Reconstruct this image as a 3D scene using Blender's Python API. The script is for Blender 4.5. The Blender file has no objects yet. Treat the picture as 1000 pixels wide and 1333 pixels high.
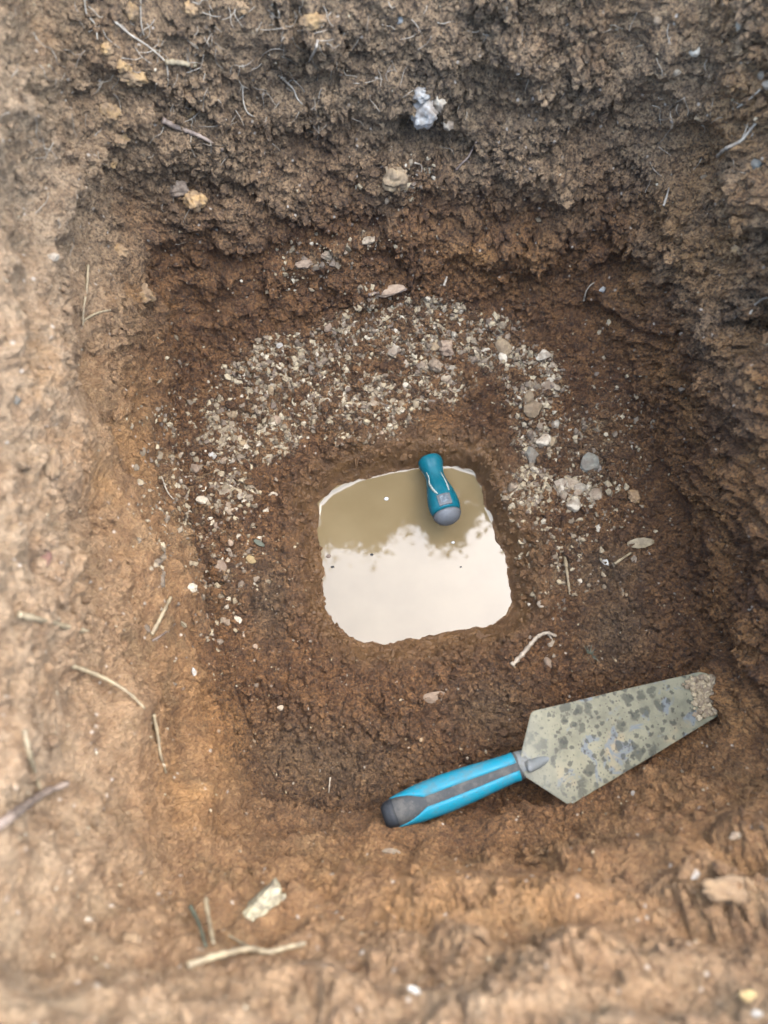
import bpy, bmesh, math, random
import numpy as np
from mathutils import Vector, Matrix, Quaternion

# ------------------------------------------------------------------ camera, sky, sun, exposure
S = bpy.context.scene
COL = S.collection
TILT = math.radians(17.4)
CAM_H = 0.75
FPX = 1000.0                                    # focal length in pixels of a 1000 x 1333 picture
cam_data = bpy.data.cameras.new('camera')
cam = bpy.data.objects.new('camera', cam_data)
COL.objects.link(cam)
cam.location = (0, 0, CAM_H)
cam.rotation_euler = (TILT, 0, 0)
cam_data.sensor_fit = 'VERTICAL'
cam_data.sensor_height = 34.66
cam_data.lens = 26.0
cam_data.clip_start = 0.01
cam_data.clip_end = 500
cam_data.dof.use_dof = True
cam_data.dof.focus_distance = 0.75
cam_data.dof.aperture_fstop = 4.4
S.camera = cam

SUN_EL, SUN_AZ = math.radians(66), math.radians(46)    # azimuth measured from +x towards +y
W = bpy.data.worlds.new('World')
S.world = W
W.use_nodes = True
wt = W.node_tree
bg = wt.nodes['Background']
sky = wt.nodes.new('ShaderNodeTexSky')
sky.sky_type = 'NISHITA'
sky.sun_disc = False
sky.sun_elevation = SUN_EL
sky.sun_rotation = math.pi / 2 - SUN_AZ
sky.dust_density = 1.2
sky.air_density = 1.0
sky.ozone_density = 1.0
hs = wt.nodes.new('ShaderNodeHueSaturation')
hs.inputs['Saturation'].default_value = 1.0
wt.links.new(sky.outputs[0], hs.inputs['Color'])
tc = wt.nodes.new('ShaderNodeTexCoord')
cn = wt.nodes.new('ShaderNodeTexNoise')
cn.inputs['Scale'].default_value = 2.6
cn.inputs['Detail'].default_value = 6
cn.inputs['Distortion'].default_value = 0.6
wt.links.new(tc.outputs['Generated'], cn.inputs['Vector'])
mr = wt.nodes.new('ShaderNodeMapRange')
mr.inputs['From Min'].default_value = 0.3
mr.inputs['From Max'].default_value = 0.7
mr.inputs['To Min'].default_value = 0.82
mr.inputs['To Max'].default_value = 1.12
wt.links.new(cn.outputs['Fac'], mr.inputs['Value'])
mx = wt.nodes.new('ShaderNodeVectorMath')
mx.operation = 'SCALE'
wt.links.new(hs.outputs[0], mx.inputs[0])
wt.links.new(mr.outputs[0], mx.inputs['Scale'])
wt.links.new(mx.outputs[0], bg.inputs['Color'])
bg.inputs['Strength'].default_value = 0.15

sun_data = bpy.data.lights.new('sun', 'SUN')
sun = bpy.data.objects.new('sun', sun_data)
COL.objects.link(sun)
sun_data.energy = 1.2
sun_data.angle = math.radians(100)
sun_data.color = (0.90, 0.955, 1.0)
sd = Vector((math.cos(SUN_EL) * math.cos(SUN_AZ), math.cos(SUN_EL) * math.sin(SUN_AZ), math.sin(SUN_EL)))
sun.rotation_euler = sd.to_track_quat('Z', 'Y').to_euler()
sun.location = sd * 5

vs = S.view_settings
vs.view_transform = 'Standard'
vs.look = 'None'
vs.gamma = 1.0
vs.use_curve_mapping = False
vs.exposure = 4.2

rnd = random.Random(11)
R = np.random.default_rng(5)

# ------------------------------------------------------------------ projection helpers
ct, st = math.cos(TILT), math.sin(TILT)

def ray(px, py):
    r, u = (px - 500) / FPX, (666.5 - py) / FPX
    return np.array([r, st + u * ct, -ct + u * st])

def at(px, py, z):
    d = ray(px, py)
    k = (z - CAM_H) / d[2]
    return np.array([d[0] * k, d[1] * k, z])

def project(P):
    x, y, z = P[:, 0], P[:, 1], P[:, 2] - CAM_H
    dep = y * st - z * ct
    up = y * ct + z * st
    dep = np.where(dep < 1e-3, 1e-3, dep)
    return 500 + FPX * x / dep, 666.5 - FPX * up / dep, dep

def sstep(x, a, b):
    t = np.clip((x - a) / (b - a), 0, 1)
    return t * t * (3 - 2 * t)

# ------------------------------------------------------------------ noise
def make_tables(seed):
    g = np.random.default_rng(seed)
    perm = g.permutation(512).astype(np.int32)
    v = g.normal(size=(512, 3)).astype(np.float32)
    v /= np.linalg.norm(v, axis=1, keepdims=True)
    return perm, v, g.random((512, 3)).astype(np.float32)

TABLES = [make_tables(100 + i) for i in range(6)]

def hsh(perm, x, y, z):
    return perm[(perm[(perm[x & 511] + y) & 511] + z) & 511]

def noise(p, seed=0):
    perm, grad, _ = TABLES[seed % 6]
    p = p.astype(np.float32) + np.float32(seed * 17.31)
    i = np.floor(p).astype(np.int32)
    f = p - i
    w = f * f * f * (f * (f * 6 - 15) + 10)
    out = np.zeros(len(p), np.float32)
    for dx in (0, 1):
        wx = w[:, 0] if dx else 1 - w[:, 0]
        for dy in (0, 1):
            wy = wx * (w[:, 1] if dy else 1 - w[:, 1])
            for dz in (0, 1):
                g = grad[hsh(perm, i[:, 0] + dx, i[:, 1] + dy, i[:, 2] + dz)]
                dot = g[:, 0] * (f[:, 0] - dx) + g[:, 1] * (f[:, 1] - dy) + g[:, 2] * (f[:, 2] - dz)
                out += dot * wy * (w[:, 2] if dz else 1 - w[:, 2])
    return out * 1.5

def fbm(p, octaves, seed=0, gain=0.5):
    out, a = np.zeros(len(p), np.float32), 1.0
    for o in range(octaves):
        out += a * noise(p * (2.03 ** o), seed + o)
        a *= gain
    return out

def lumps(p, seed=0):
    """rounded cells with creases between them: 1 on a lump's crown, about 0 in the crease; and a value per lump"""
    perm, _, jit = TABLES[seed % 6]
    p = p.astype(np.float32) + np.float32(seed * 9.7)
    b = np.floor(p - 0.5).astype(np.int32)
    best = np.full(len(p), 9, np.float32)
    ident = np.zeros(len(p), np.int32)
    for dx in (0, 1):
        for dy in (0, 1):
            for dz in (0, 1):
                cx, cy, cz = b[:, 0] + dx, b[:, 1] + dy, b[:, 2] + dz
                h = hsh(perm, cx, cy, cz)
                j = jit[h]
                d = (cx + 0.2 + 0.6 * j[:, 0] - p[:, 0]) ** 2 + (cy + 0.2 + 0.6 * j[:, 1] - p[:, 1]) ** 2 + (cz + 0.2 + 0.6 * j[:, 2] - p[:, 2]) ** 2
                m = d < best
                best = np.where(m, d, best)
                ident = np.where(m, h, ident)
    return np.clip(1 - best / 0.55, 0, 1), jit[ident, 0]

# ------------------------------------------------------------------ materials
def mat(name):
    m = bpy.data.materials.new(name)
    m.use_nodes = True
    nt = m.node_tree
    return m, nt, nt.nodes['Principled BSDF']

def nd(nt, kind, **kw):
    n = nt.nodes.new(kind)
    for k, v in kw.items():
        if k in n.inputs:
            n.inputs[k].default_value = v
        else:
            setattr(n, k, v)
    return n

def mixc(nt, fac, a, b, blend='MIX'):
    n = nt.nodes.new('ShaderNodeMix')
    n.data_type = 'RGBA'
    n.blend_type = blend
    for sock, v in ((n.inputs[0], fac), (n.inputs[6], a), (n.inputs[7], b)):
        if isinstance(v, bpy.types.NodeSocket):
            nt.links.new(v, sock)
        elif isinstance(v, tuple):
            sock.default_value = (*v, 1) if len(v) == 3 else v
        else:
            sock.default_value = v
    return n.outputs[2]

def math_n(nt, op, a, b=None, c=None, clamp=False):
    n = nt.nodes.new('ShaderNodeMath')
    n.operation = op
    n.use_clamp = clamp
    for i, v in enumerate((a, b, c)):
        if v is None:
            continue
        if isinstance(v, bpy.types.NodeSocket):
            nt.links.new(v, n.inputs[i])
        else:
            n.inputs[i].default_value = v
    return n.outputs[0]

def ramp(nt, src, lo, hi, a=0.0, b=1.0):
    n = nt.nodes.new('ShaderNodeMapRange')
    n.interpolation_type = 'SMOOTHSTEP'
    nt.links.new(src, n.inputs['Value'])
    n.inputs['From Min'].default_value = lo
    n.inputs['From Max'].default_value = hi
    n.inputs['To Min'].default_value = a
    n.inputs['To Max'].default_value = b
    return n.outputs[0]

def tex_noise(nt, vec, scale, detail=4, rough=0.6, dist=0.0):
    n = nd(nt, 'ShaderNodeTexNoise', Scale=scale, Detail=detail, Roughness=rough, Distortion=dist)
    nt.links.new(vec, n.inputs['Vector'])
    return n.outputs['Fac']

def attr(nt, name):
    n = nt.nodes.new('ShaderNodeAttribute')
    n.attribute_name = name
    return n.outputs['Fac']

def bump(nt, height, strength, dist, normal=None):
    n = nd(nt, 'ShaderNodeBump', Strength=strength, Distance=dist)
    nt.links.new(height, n.inputs['Height'])
    if normal is not None:
        nt.links.new(normal, n.inputs['Normal'])
    return n.outputs['Normal']

def soil_material():
    m, nt, b = mat('soil')
    geo = nt.nodes.new('ShaderNodeNewGeometry')
    pos = geo.outputs['Position']
    n_big = tex_noise(nt, pos, 14, 5)
    n_mid = tex_noise(nt, pos, 70, 5, 0.65)
    n_fine = tex_noise(nt, pos, 420, 4, 0.7)
    n_grit = tex_noise(nt, pos, 900, 2, 0.6)
    brown = mixc(nt, ramp(nt, n_mid, 0.35, 0.68), (0.0703, 0.02697, 0.007285), (0.1507, 0.06386, 0.01802))
    grey = mixc(nt, ramp(nt, n_mid, 0.35, 0.68), (0.1221, 0.07133, 0.03336), (0.2441, 0.148, 0.07182))
    c = mixc(nt, attr(nt, 'topsoil'), brown, grey)
    dry = mixc(nt, ramp(nt, n_mid, 0.35, 0.68), (0.138, 0.06523, 0.02287), (0.2311, 0.1191, 0.04571))  # dry earth, kept paler to carry the light on left and near walls
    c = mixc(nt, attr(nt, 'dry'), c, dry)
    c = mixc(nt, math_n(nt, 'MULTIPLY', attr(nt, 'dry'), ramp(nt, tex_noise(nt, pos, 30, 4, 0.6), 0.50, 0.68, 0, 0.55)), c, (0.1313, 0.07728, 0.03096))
    clay = mixc(nt, ramp(nt, n_big, 0.4, 0.65), (0.2101, 0.09125, 0.02477), (0.2837, 0.135, 0.03963))
    c = mixc(nt, attr(nt, 'clay'), c, clay)
    marl = mixc(nt, ramp(nt, n_fine, 0.36, 0.62), (0.06698, 0.03709, 0.01474), (0.2232, 0.1468, 0.06842))
    c = mixc(nt, attr(nt, 'gravel'), c, marl)
    slate = mixc(nt, ramp(nt, n_mid, 0.35, 0.65), (0.07354, 0.05121, 0.02663), (0.1261, 0.09311, 0.05139))
    c = mixc(nt, attr(nt, 'slate'), c, slate)
    n_gap = tex_noise(nt, pos, 190, 3, 0.6)
    c = mixc(nt, math_n(nt, 'MULTIPLY', ramp(nt, n_gap, 0.34, 0.50, 0.55, 0), math_n(nt, 'MULTIPLY_ADD', attr(nt, 'dry'), -0.8, 1.0)), c, (0.026, 0.01472, 0.00731))
    c = mixc(nt, math_n(nt, 'MULTIPLY', attr(nt, 'lit_top'), ramp(nt, n_mid, 0.38, 0.62, 0.3, 0.65)), c, (0.285, 0.1947, 0.1118))  # strong daylight painted pale on the upper walls, over drier earth
    # patches of other earth, crevice shade painted dark, then pale grain and loose grit
    c = mixc(nt, ramp(nt, n_big, 0.55, 0.75, 0, 0.35), c, (0.1786, 0.08194, 0.02477))
    c = mixc(nt, math_n(nt, 'MULTIPLY', ramp(nt, n_fine, 0.35, 0.55, 0.9, 0), math_n(nt, 'MULTIPLY_ADD', attr(nt, 'dry'), -0.65, 1.0)), c, (0.02311, 0.01303, 0.004954))  # shade put into the colour of the small hollows
    c = mixc(nt, ramp(nt, n_fine, 0.55, 0.72, 0, 0.55), c, (0.2101, 0.1396, 0.06068))
    vor = nd(nt, 'ShaderNodeTexVoronoi', Scale=170.0, Randomness=1.0)
    nt.links.new(pos, vor.inputs['Vector'])
    sep = nt.nodes.new('ShaderNodeSeparateColor')
    nt.links.new(vor.outputs['Color'], sep.inputs[0])
    speck = math_n(nt, 'MULTIPLY', ramp(nt, sep.outputs[0], 0.90, 0.96), ramp(nt, vor.outputs['Distance'], 0.16, 0.30, 1, 0))
    c = mixc(nt, math_n(nt, 'MULTIPLY', speck, 0.7), c, (0.36, 0.29, 0.21))
    wet = attr(nt, 'wet')
    wc = mixc(nt, ramp(nt, n_mid, 0.3, 0.7), (0.05438, 0.02546, 0.007873), (0.08158, 0.0413, 0.01418))
    c = mixc(nt, math_n(nt, 'MULTIPLY', wet, 0.9), c, wc)
    nt.links.new(c, b.inputs['Base Color'])
    rg = math_n(nt, 'MULTIPLY_ADD', wet, -0.52, 0.92)
    nt.links.new(rg, b.inputs['Roughness'])
    b.inputs['Specular IOR Level'].default_value = 0.3
    keep = math_n(nt, 'MULTIPLY_ADD', wet, -0.6, 1.0)
    n1 = bump(nt, math_n(nt, 'MULTIPLY', n_fine, keep), 1.0, 0.0055)
    n2 = bump(nt, math_n(nt, 'MULTIPLY', n_grit, keep), 1.0, 0.0022, n1)
    nt.links.new(n2, b.inputs['Normal'])
    return m

def stone_material(name, lo, hi, scale=160, rough=0.85, dirt=0.5):
    m, nt, b = mat(name)
    tcn = nt.nodes.new('ShaderNodeTexCoord')
    oi = nt.nodes.new('ShaderNodeObjectInfo')
    geo = nt.nodes.new('ShaderNodeNewGeometry')
    pos = geo.outputs['Position']
    n1 = tex_noise(nt, pos, scale, 5, 0.65)
    n2 = tex_noise(nt, pos, scale * 3.2, 4, 0.65)
    c = mixc(nt, ramp(nt, n1, 0.32, 0.68), lo, hi)
    v = ramp(nt, oi.outputs['Random'], 0, 1, 0.72, 1.15)
    sc = nt.nodes.new('ShaderNodeVectorMath')
    sc.operation = 'SCALE'
    nt.links.new(c, sc.inputs[0])
    nt.links.new(v, sc.inputs['Scale'])
    n3 = tex_noise(nt, pos, 90, 4, 0.6)
    c = mixc(nt, math_n(nt, 'MULTIPLY', ramp(nt, n3, 0.40, 0.58), dirt), sc.outputs[0], (0.10, 0.062, 0.035))
    nt.links.new(c, b.inputs['Base Color'])
    b.inputs['Roughness'].default_value = rough
    b.inputs['Specular IOR Level'].default_value = 0.35
    nt.links.new(bump(nt, n2, 0.7, 0.0016), b.inputs['Normal'])
    return m

def grain_material():
    """loose grains: each carries its own tint"""
    m, nt, b = mat('grains')
    geo = nt.nodes.new('ShaderNodeNewGeometry')
    t = attr(nt, 'tint')
    n1 = tex_noise(nt, geo.outputs['Position'], 500, 3)
    cr = nt.nodes.new('ShaderNodeValToRGB')
    nt.links.new(t, cr.inputs[0])
    e = cr.color_ramp.elements
    e[0].position, e[0].color = 0.0, (0.06, 0.038, 0.021, 1)
    e[1].position, e[1].color = 1.0, (0.28, 0.232, 0.168, 1)
    for p, col in ((0.3, (0.09371, 0.06384, 0.03295, 1)), (0.55, (0.1384, 0.09828, 0.05011, 1)), (0.8, (0.2053, 0.1529, 0.081, 1))):
        x = e.new(p)
        x.color = col
    c = mixc(nt, ramp(nt, n1, 0.42, 0.64, 0, 0.5), cr.outputs[0], (0.09, 0.058, 0.035))
    nt.links.new(c, b.inputs['Base Color'])
    b.inputs['Roughness'].default_value = 0.85
    nt.links.new(bump(nt, n1, 0.5, 0.001), b.inputs['Normal'])
    return m

def plant_material(name, lo, hi, scale=120, rough=0.75):
    m, nt, b = mat(name)
    geo = nt.nodes.new('ShaderNodeNewGeometry')
    n1 = tex_noise(nt, geo.outputs['Position'], scale, 5, 0.65)
    n2 = tex_noise(nt, geo.outputs['Position'], 900, 3, 0.6)
    c = mixc(nt, ramp(nt, n1, 0.35, 0.66), lo, hi)
    nt.links.new(c, b.inputs['Base Color'])
    b.inputs['Roughness'].default_value = rough
    nt.links.new(bump(nt, n2, 0.5, 0.0008), b.inputs['Normal'])
    return m

M = {}
M['soil'] = soil_material()
M['grains'] = grain_material()
M['cream'] = stone_material('cream_stone', (0.1119, 0.07813, 0.04398), (0.2089, 0.1549, 0.0955), dirt=0.7)
M['pale'] = stone_material('pale_stone', (0.1642, 0.1257, 0.08102), (0.2835, 0.2276, 0.1534), dirt=0.6)
M['white'] = stone_material('white_stone', (0.1427, 0.1213, 0.0904), (0.2665, 0.2382, 0.1918), dirt=0.5)
M['tan'] = stone_material('tan_stone', (0.1018, 0.06557, 0.03145), (0.1781, 0.1201, 0.06038), dirt=0.4)
M['pink'] = stone_material('pinkish_stone', (0.1187, 0.07505, 0.04403), (0.195, 0.1327, 0.08051), dirt=0.4)
M['grey'] = stone_material('grey_stone', (0.07208, 0.06478, 0.04655), (0.123, 0.109, 0.07674), dirt=0.4)
M['red'] = stone_material('red_stone', (0.0894, 0.03555, 0.01912), (0.1262, 0.05925, 0.0312), dirt=0.3)
M['yellow'] = stone_material('yellow_stone', (0.1588, 0.09954, 0.0327), (0.232, 0.1604, 0.06542), dirt=0.3)
M['clod'] = stone_material('dry_clod', (0.1081, 0.06143, 0.02717), (0.1718, 0.1053, 0.04891), 120, 0.95, 0.3)
M['orange'] = stone_material('orange_clay', (0.1442, 0.07742, 0.02642), (0.2374, 0.1382, 0.05346), 220, 0.95, 0.6)
M['root'] = plant_material('pale_root', (0.102, 0.07207, 0.0432), (0.2108, 0.1638, 0.108))
M['root_brown'] = plant_material('brown_root', (0.0578, 0.03494, 0.02048), (0.1292, 0.086, 0.0544))
M['straw'] = plant_material('straw', (0.0884, 0.05897, 0.027), (0.17, 0.1212, 0.06))
M['green'] = plant_material('green_blade', (0.02167, 0.02187, 0.0084), (0.04335, 0.04062, 0.01904))
M['wood'] = plant_material('pale_wood', (0.068, 0.04838, 0.02432), (0.2176, 0.1781, 0.0992), 150)
M['leaf'] = plant_material('shrub_leaf', (0.03, 0.05, 0.015), (0.06, 0.085, 0.03), 8)
M['bark'] = plant_material('bark', (0.05, 0.04, 0.03), (0.11, 0.09, 0.065), 40)

# ------------------------------------------------------------------ mesh helpers
def mesh_np(name, V, F, material=None, smooth=True, attrs=None):
    """mesh from numpy arrays; F is one (n,3) or (n,4) array or a list of such arrays"""
    V = np.asarray(V, np.float32)
    Fs = F if isinstance(F, list) else [F]
    me = bpy.data.meshes.new(name)
    me.vertices.add(len(V))
    me.vertices.foreach_set('co', V.ravel())
    loops = np.concatenate([f.ravel() for f in Fs]).astype(np.int32)
    starts, base = [], 0
    for f in Fs:
        starts.append(base + np.arange(len(f)) * f.shape[1])
        base += f.size
    starts = np.concatenate(starts).astype(np.int32)
    me.loops.add(len(loops))
    me.polygons.add(len(starts))
    me.polygons.foreach_set('loop_start', starts)
    me.loops.foreach_set('vertex_index', loops)
    if attrs:
        for k, a in attrs.items():
            at_ = me.attributes.new(k, 'FLOAT', 'POINT')
            at_.data.foreach_set('value', np.asarray(a, np.float32))
    me.update(calc_edges=True)
    me.polygons.foreach_set('use_smooth', np.full(len(starts), smooth, bool))
    if material:
        me.materials.append(material)
    return me

def link(name, me, parent=None):
    o = bpy.data.objects.new(name, me)
    COL.objects.link(o)
    if parent is not None:
        o.parent = parent
    return o

def tag(o, label=None, cat=None, group=None, kind=None):
    for k, v in (('label', label), ('category', cat), ('group', group), ('kind', kind)):
        if v:
            o[k] = v
    return o

def empty(name, loc, label, cat, group=None, quat=None):
    o = bpy.data.objects.new(name, None)
    COL.objects.link(o)
    o.location = loc
    if quat is not None:
        o.rotation_mode = 'QUATERNION'
        o.rotation_quaternion = quat
    return tag(o, label, cat, group)

# ------------------------------------------------------------------ the pit: floor grid + walls + ground in one sheet
NF = 500
WR = 320
RIM_Z = 0.45
floor_c = {'FL': at(352, 1095, 0)[:2], 'BL': at(205, 458, 0)[:2], 'BR': at(765, 418, 0)[:2], 'FR': at(938, 940, 0)[:2]}
rim_c = {'FL': np.array([-0.245, -0.150]), 'BL': np.array([-0.285, 0.600]), 'BR': np.array([0.305, 0.575]), 'FR': np.array([0.350, -0.135])}

def quad(c, a, b):
    u, v = (a + 1) / 2, (b + 1) / 2
    return (c['FL'] * ((1 - u) * (1 - v))[:, None] + c['FR'] * (u * (1 - v))[:, None]
            + c['BL'] * ((1 - u) * v)[:, None] + c['BR'] * (u * v)[:, None])

def round_sq(a, b, amt):
    """pull the corners of the unit square in"""
    m = np.maximum(np.abs(a), np.abs(b)) + 1e-9
    w = np.minimum(np.abs(a), np.abs(b)) / m
    k = 1 - amt * w ** 3 * np.clip(m, 0, 1) ** 2
    return a * k, b * k

lin = np.linspace(-1, 1, NF + 1)
ga, gb = np.meshgrid(lin, lin, indexing='ij')
fa, fb = ga.ravel(), gb.ravel()
idx = np.arange((NF + 1) ** 2).reshape(NF + 1, NF + 1)
per = np.concatenate([idx[:-1, 0], idx[-1, :-1], idx[:0:-1, -1], idx[0, :0:-1]])      # counter-clockwise round the floor
NP_ = len(per)
ra, rb = round_sq(fa, fb, 0.13)
xyf = quad(floor_c, ra, rb)
mfl = np.maximum(np.abs(fa), np.abs(fb))
zf = 0.012 * mfl ** 8
floorP = np.column_stack([xyf, zf])

pa, pb = fa[per], fb[per]
wra, wrb = round_sq(pa, pb, 0.13)
tra, trb = round_sq(pa, pb, 0.10)
f_edge, r_edge = quad(floor_c, wra, wrb), quad(rim_c, tra, trb)
cen = np.array([0.03, 0.22])
k = np.linspace(0, 1, WR + 1)[1:]
hz = 1 - (1 - k) ** 1.06
zz = 0.012 + (RIM_Z - 0.012) * np.clip(hz + 0.0, 0, 1)
dd = 0.82 * k + 0.10 * np.sin(k * math.pi / 2) ** 0.5 * 0.6 + 0.06 * (1 - np.exp(-k / 0.05))
dd = dd / dd[-1]
wallP = np.empty((WR, NP_, 3))
wallP[:, :, :2] = f_edge[None] * (1 - dd)[:, None, None] + r_edge[None] * dd[:, None, None]
wallP[:, :, 2] = zz[:, None]
# rounded lip: ease the top over
lip = sstep(k, 0.90, 1.0)
out_dir = r_edge - cen
out_dir /= np.linalg.norm(out_dir, axis=1, keepdims=True)
wallP[:, :, :2] += out_dir[None] * (0.035 * lip ** 2)[:, None, None]
# ground beyond the lip, coarser and coarser
gd = np.array([0.004, 0.009, 0.015, 0.022, 0.03, 0.04, 0.052, 0.066, 0.085, 0.11, 0.15, 0.22, 0.35, 0.6, 1.2, 3, 8, 20, 60, 150])
gndP = np.empty((len(gd), NP_, 3))
gndP[:, :, :2] = (r_edge + out_dir * 0.035)[None] + out_dir[None] * gd[:, None, None]
gndP[:, :, 2] = RIM_Z + 0.004 * (1 - np.exp(-gd / 0.02))[:, None]
ringP = np.concatenate([wallP, gndP], 0)
NR = len(ringP)

# direction each point is pushed along
nf = np.tile(np.array([0.0, 0.0, 1.0]), (len(floorP), 1))
nrm_w = np.empty_like(ringP)
din = -out_dir
wall_side = f_edge - r_edge
side_t = np.roll(f_edge, -3, 0) - np.roll(f_edge, 3, 0)
side_n = np.column_stack([-side_t[:, 1], side_t[:, 0]])
side_n /= np.linalg.norm(side_n, axis=1, keepdims=True)
for s in range(40):                                    # soften the turn at the corners
    side_n = (np.roll(side_n, 4, 0) + side_n + np.roll(side_n, -4, 0)) / 3
side_n /= np.linalg.norm(side_n, axis=1, keepdims=True)
upw = np.concatenate([1 - 0.85 * sstep(k, 0.0, 0.08) + 0.85 * sstep(k, 0.9, 1.0), np.ones(len(gd))])
inw = np.concatenate([sstep(k, 0.0, 0.08) * (1 - sstep(k, 0.9, 1.0)), np.zeros(len(gd))])
nrm_w[:, :, :2] = side_n[None] * inw[:, None, None]
nrm_w[:, :, 2] = upw[:, None]
nrm_w /= np.linalg.norm(nrm_w, axis=2, keepdims=True)

P = np.concatenate([floorP, ringP.reshape(-1, 3)], 0)
Nd = np.concatenate([nf, nrm_w.reshape(-1, 3)], 0)
NFL = len(floorP)
kk = np.concatenate([np.zeros(NFL), np.repeat(np.concatenate([k, np.ones(len(gd))]), NP_)])
far = np.concatenate([np.zeros(NFL), np.repeat(np.concatenate([np.zeros(WR), gd]), NP_)])
sn_all = np.concatenate([np.zeros((NFL, 2)), np.tile(side_n, (NR, 1))], 0)
left_w = np.clip(sn_all[:, 0], 0, 1)                   # faces +x
right_w = np.clip(-sn_all[:, 0], 0, 1)
back_w = np.clip(-sn_all[:, 1], 0, 1)
near_w = np.clip(sn_all[:, 1], 0, 1)
on_wall = sstep(kk, 0.0, 0.1)

# the floor: higher gravel bench towards the back, a sump holding the puddle
ZW = -0.034
pond_px = [(417, 657), (432, 640), (470, 622), (510, 612), (548, 606), (590, 606), (618, 616), (630, 634), (634, 660),
           (650, 700), (662, 722), (664, 760), (670, 784), (662, 802), (632, 817), (590, 825), (545, 834), (512, 838),
           (480, 836), (458, 828), (440, 808), (429, 790), (426, 760), (424, 720), (418, 690)]
pond = np.array([at(x, y, ZW)[:2] for x, y in pond_px])

def sdf_poly(xy, poly):
    d = np.full(len(xy), 1e9)
    inside = np.zeros(len(xy), bool)
    for i in range(len(poly)):
        a, b = poly[i], poly[(i + 1) % len(poly)]
        e, w = b - a, xy - a
        t = np.clip((w @ e) / (e @ e), 0, 1)
        d = np.minimum(d, ((w - t[:, None] * e) ** 2).sum(1))
        c = ((a[1] <= xy[:, 1]) != (b[1] <= xy[:, 1]))
        with np.errstate(divide='ignore', invalid='ignore'):
            xx = a[0] + (xy[:, 1] - a[1]) / (b[1] - a[1]) * (b[0] - a[0])
        inside ^= c & (xy[:, 0] < xx)
    d = np.sqrt(d)
    return np.where(inside, -d, d)

fxy = P[:NFL, :2]
sdf = np.full(len(P), 1.0)
sdf[:NFL] = sdf_poly(fxy, pond)
pc = pond.mean(0)
ang = np.arctan2(fxy[:, 1] - pc[1], fxy[:, 0] - pc[0])
backness = np.clip(np.sin(ang), 0, 1)
rightness = np.clip(np.cos(ang), 0, 1)
shore_w = 0.038 - 0.022 * backness - 0.015 * rightness               # width of the smooth mud shelf round the water
sd_ = sdf[:NFL] + 0.0024 * fbm(np.column_stack([fxy * 60, np.zeros(NFL)]), 3, 2)
dep = np.where(sd_ > 0, ZW * (1 - sstep(sd_, -0.002, 1.0 * shore_w)) * 1.0, ZW - 0.03 * sstep(-sd_, 0, 0.02))
dep = np.where((sd_ > 0), np.maximum(dep, ZW - 0.0005) + 0.0022 * sstep(sd_, 0.0, 0.003), dep)
bench = 0.030 * sstep(fxy[:, 1] + 0.12 * fxy[:, 0], 0.31, 0.47)
zfl = P[:NFL, 2] + bench * (1 - np.exp(-np.clip(sd_, 0, 1) / 0.03)) + dep
near_rise = 0.028 * sstep(-fxy[:, 1], 0.0, 0.07) * mfl ** 2
zfl = zfl + 0.007 * np.exp(-((sd_ - 0.026) / 0.010) ** 2) * (0.25 + backness + rightness * 0.8) * (0.6 + 0.5 * np.sin(ang * 7))
P[:NFL, 2] = zfl + near_rise * 0
edge_lift = np.zeros(NP_)
edge_lift = P[per, 2] - zf[per]
fall = np.exp(-np.concatenate([k, np.ones(len(gd)) * 9]) / 0.06)
P[NFL:, 2] += (fall[:, None] * edge_lift[None]).ravel()

# ---- relief
nearfac = np.exp(-far / 0.5)                            # relief dies away on the far ground
calm = sstep(sdf, 0.0, 0.026) * 0.8 + 0.2             # smooth mud by the water
p0 = P.copy()
low = fbm(p0 * 9, 3, 0)
mid = fbm(p0 * 34, 3, 2)
fine = fbm(p0 * 130, 3, 4, 0.6)
warp = np.column_stack([mid, np.roll(mid, 5), fine]) * 0.006
c1, id1 = lumps((p0 + warp) * 62, 0)                    # clods of 16 mm
c2, id2 = lumps((p0 + warp * 0.5) * 150, 1)             # crumbs of 7 mm
c3, id3 = lumps(p0 * 330, 2)                            # grains of 3 mm
pick = sstep(fbm(p0 * 17, 2, 3), -0.25, 0.35)           # where the clods are
st_p = p0 * np.array([1, 1, 2.2])
ledge = fbm(st_p * 11, 3, 1)                            # long flat steps in the back wall
diag = p0[:, 2] * 0.70 + p0[:, 1] * 0.71 + 0.006 * low                # tool scrapes down the right wall
scr = noise(np.column_stack([diag * 62, (p0[:, 2] * 0.71 - p0[:, 1] * 0.70) * 13, p0[:, 0] * 10]), 3)
scr2 = noise(np.column_stack([diag * 150, (p0[:, 2] * 0.71 - p0[:, 1] * 0.70) * 40, p0[:, 0] * 10]), 5)
cut = np.clip(left_w + near_w, 0, 1) * on_wall                # spade-cut faces: smoother
vary = 0.25 + 1.0 * sstep(fbm(p0 * 8, 2, 4), -0.45, 0.45)
vary = np.where(on_wall < 0.5, np.maximum(vary, 0.75), vary)
gran = vary * (1 - 0.4 * cut) * (1 - 0.2 * right_w * on_wall)
c0, id0 = lumps((p0 + warp * 2) * 30, 3)                # big clods standing out of the far wall and floor
big = np.clip(id0 - 0.45, 0, 1) * 2 * sstep(c0, 0.15, 0.75)
disp = low * (0.006 + 0.008 * on_wall)
disp += big * (0.0035 + 0.009 * back_w * on_wall) * calm * (1 - 0.3 * cut)
disp += cut * (0.5 - np.abs(noise(p0 * np.array([9, 9, 16]), 2))) * 0.014
disp += mid * (0.0035 + 0.003 * on_wall) * calm
disp += fine * 0.0016 * calm
disp += (c1 * (0.3 + id1) - 0.5) * 0.0060 * pick * calm * (1 - 0.1 * cut) * (1 + 1.0 * (1 - on_wall))
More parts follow.
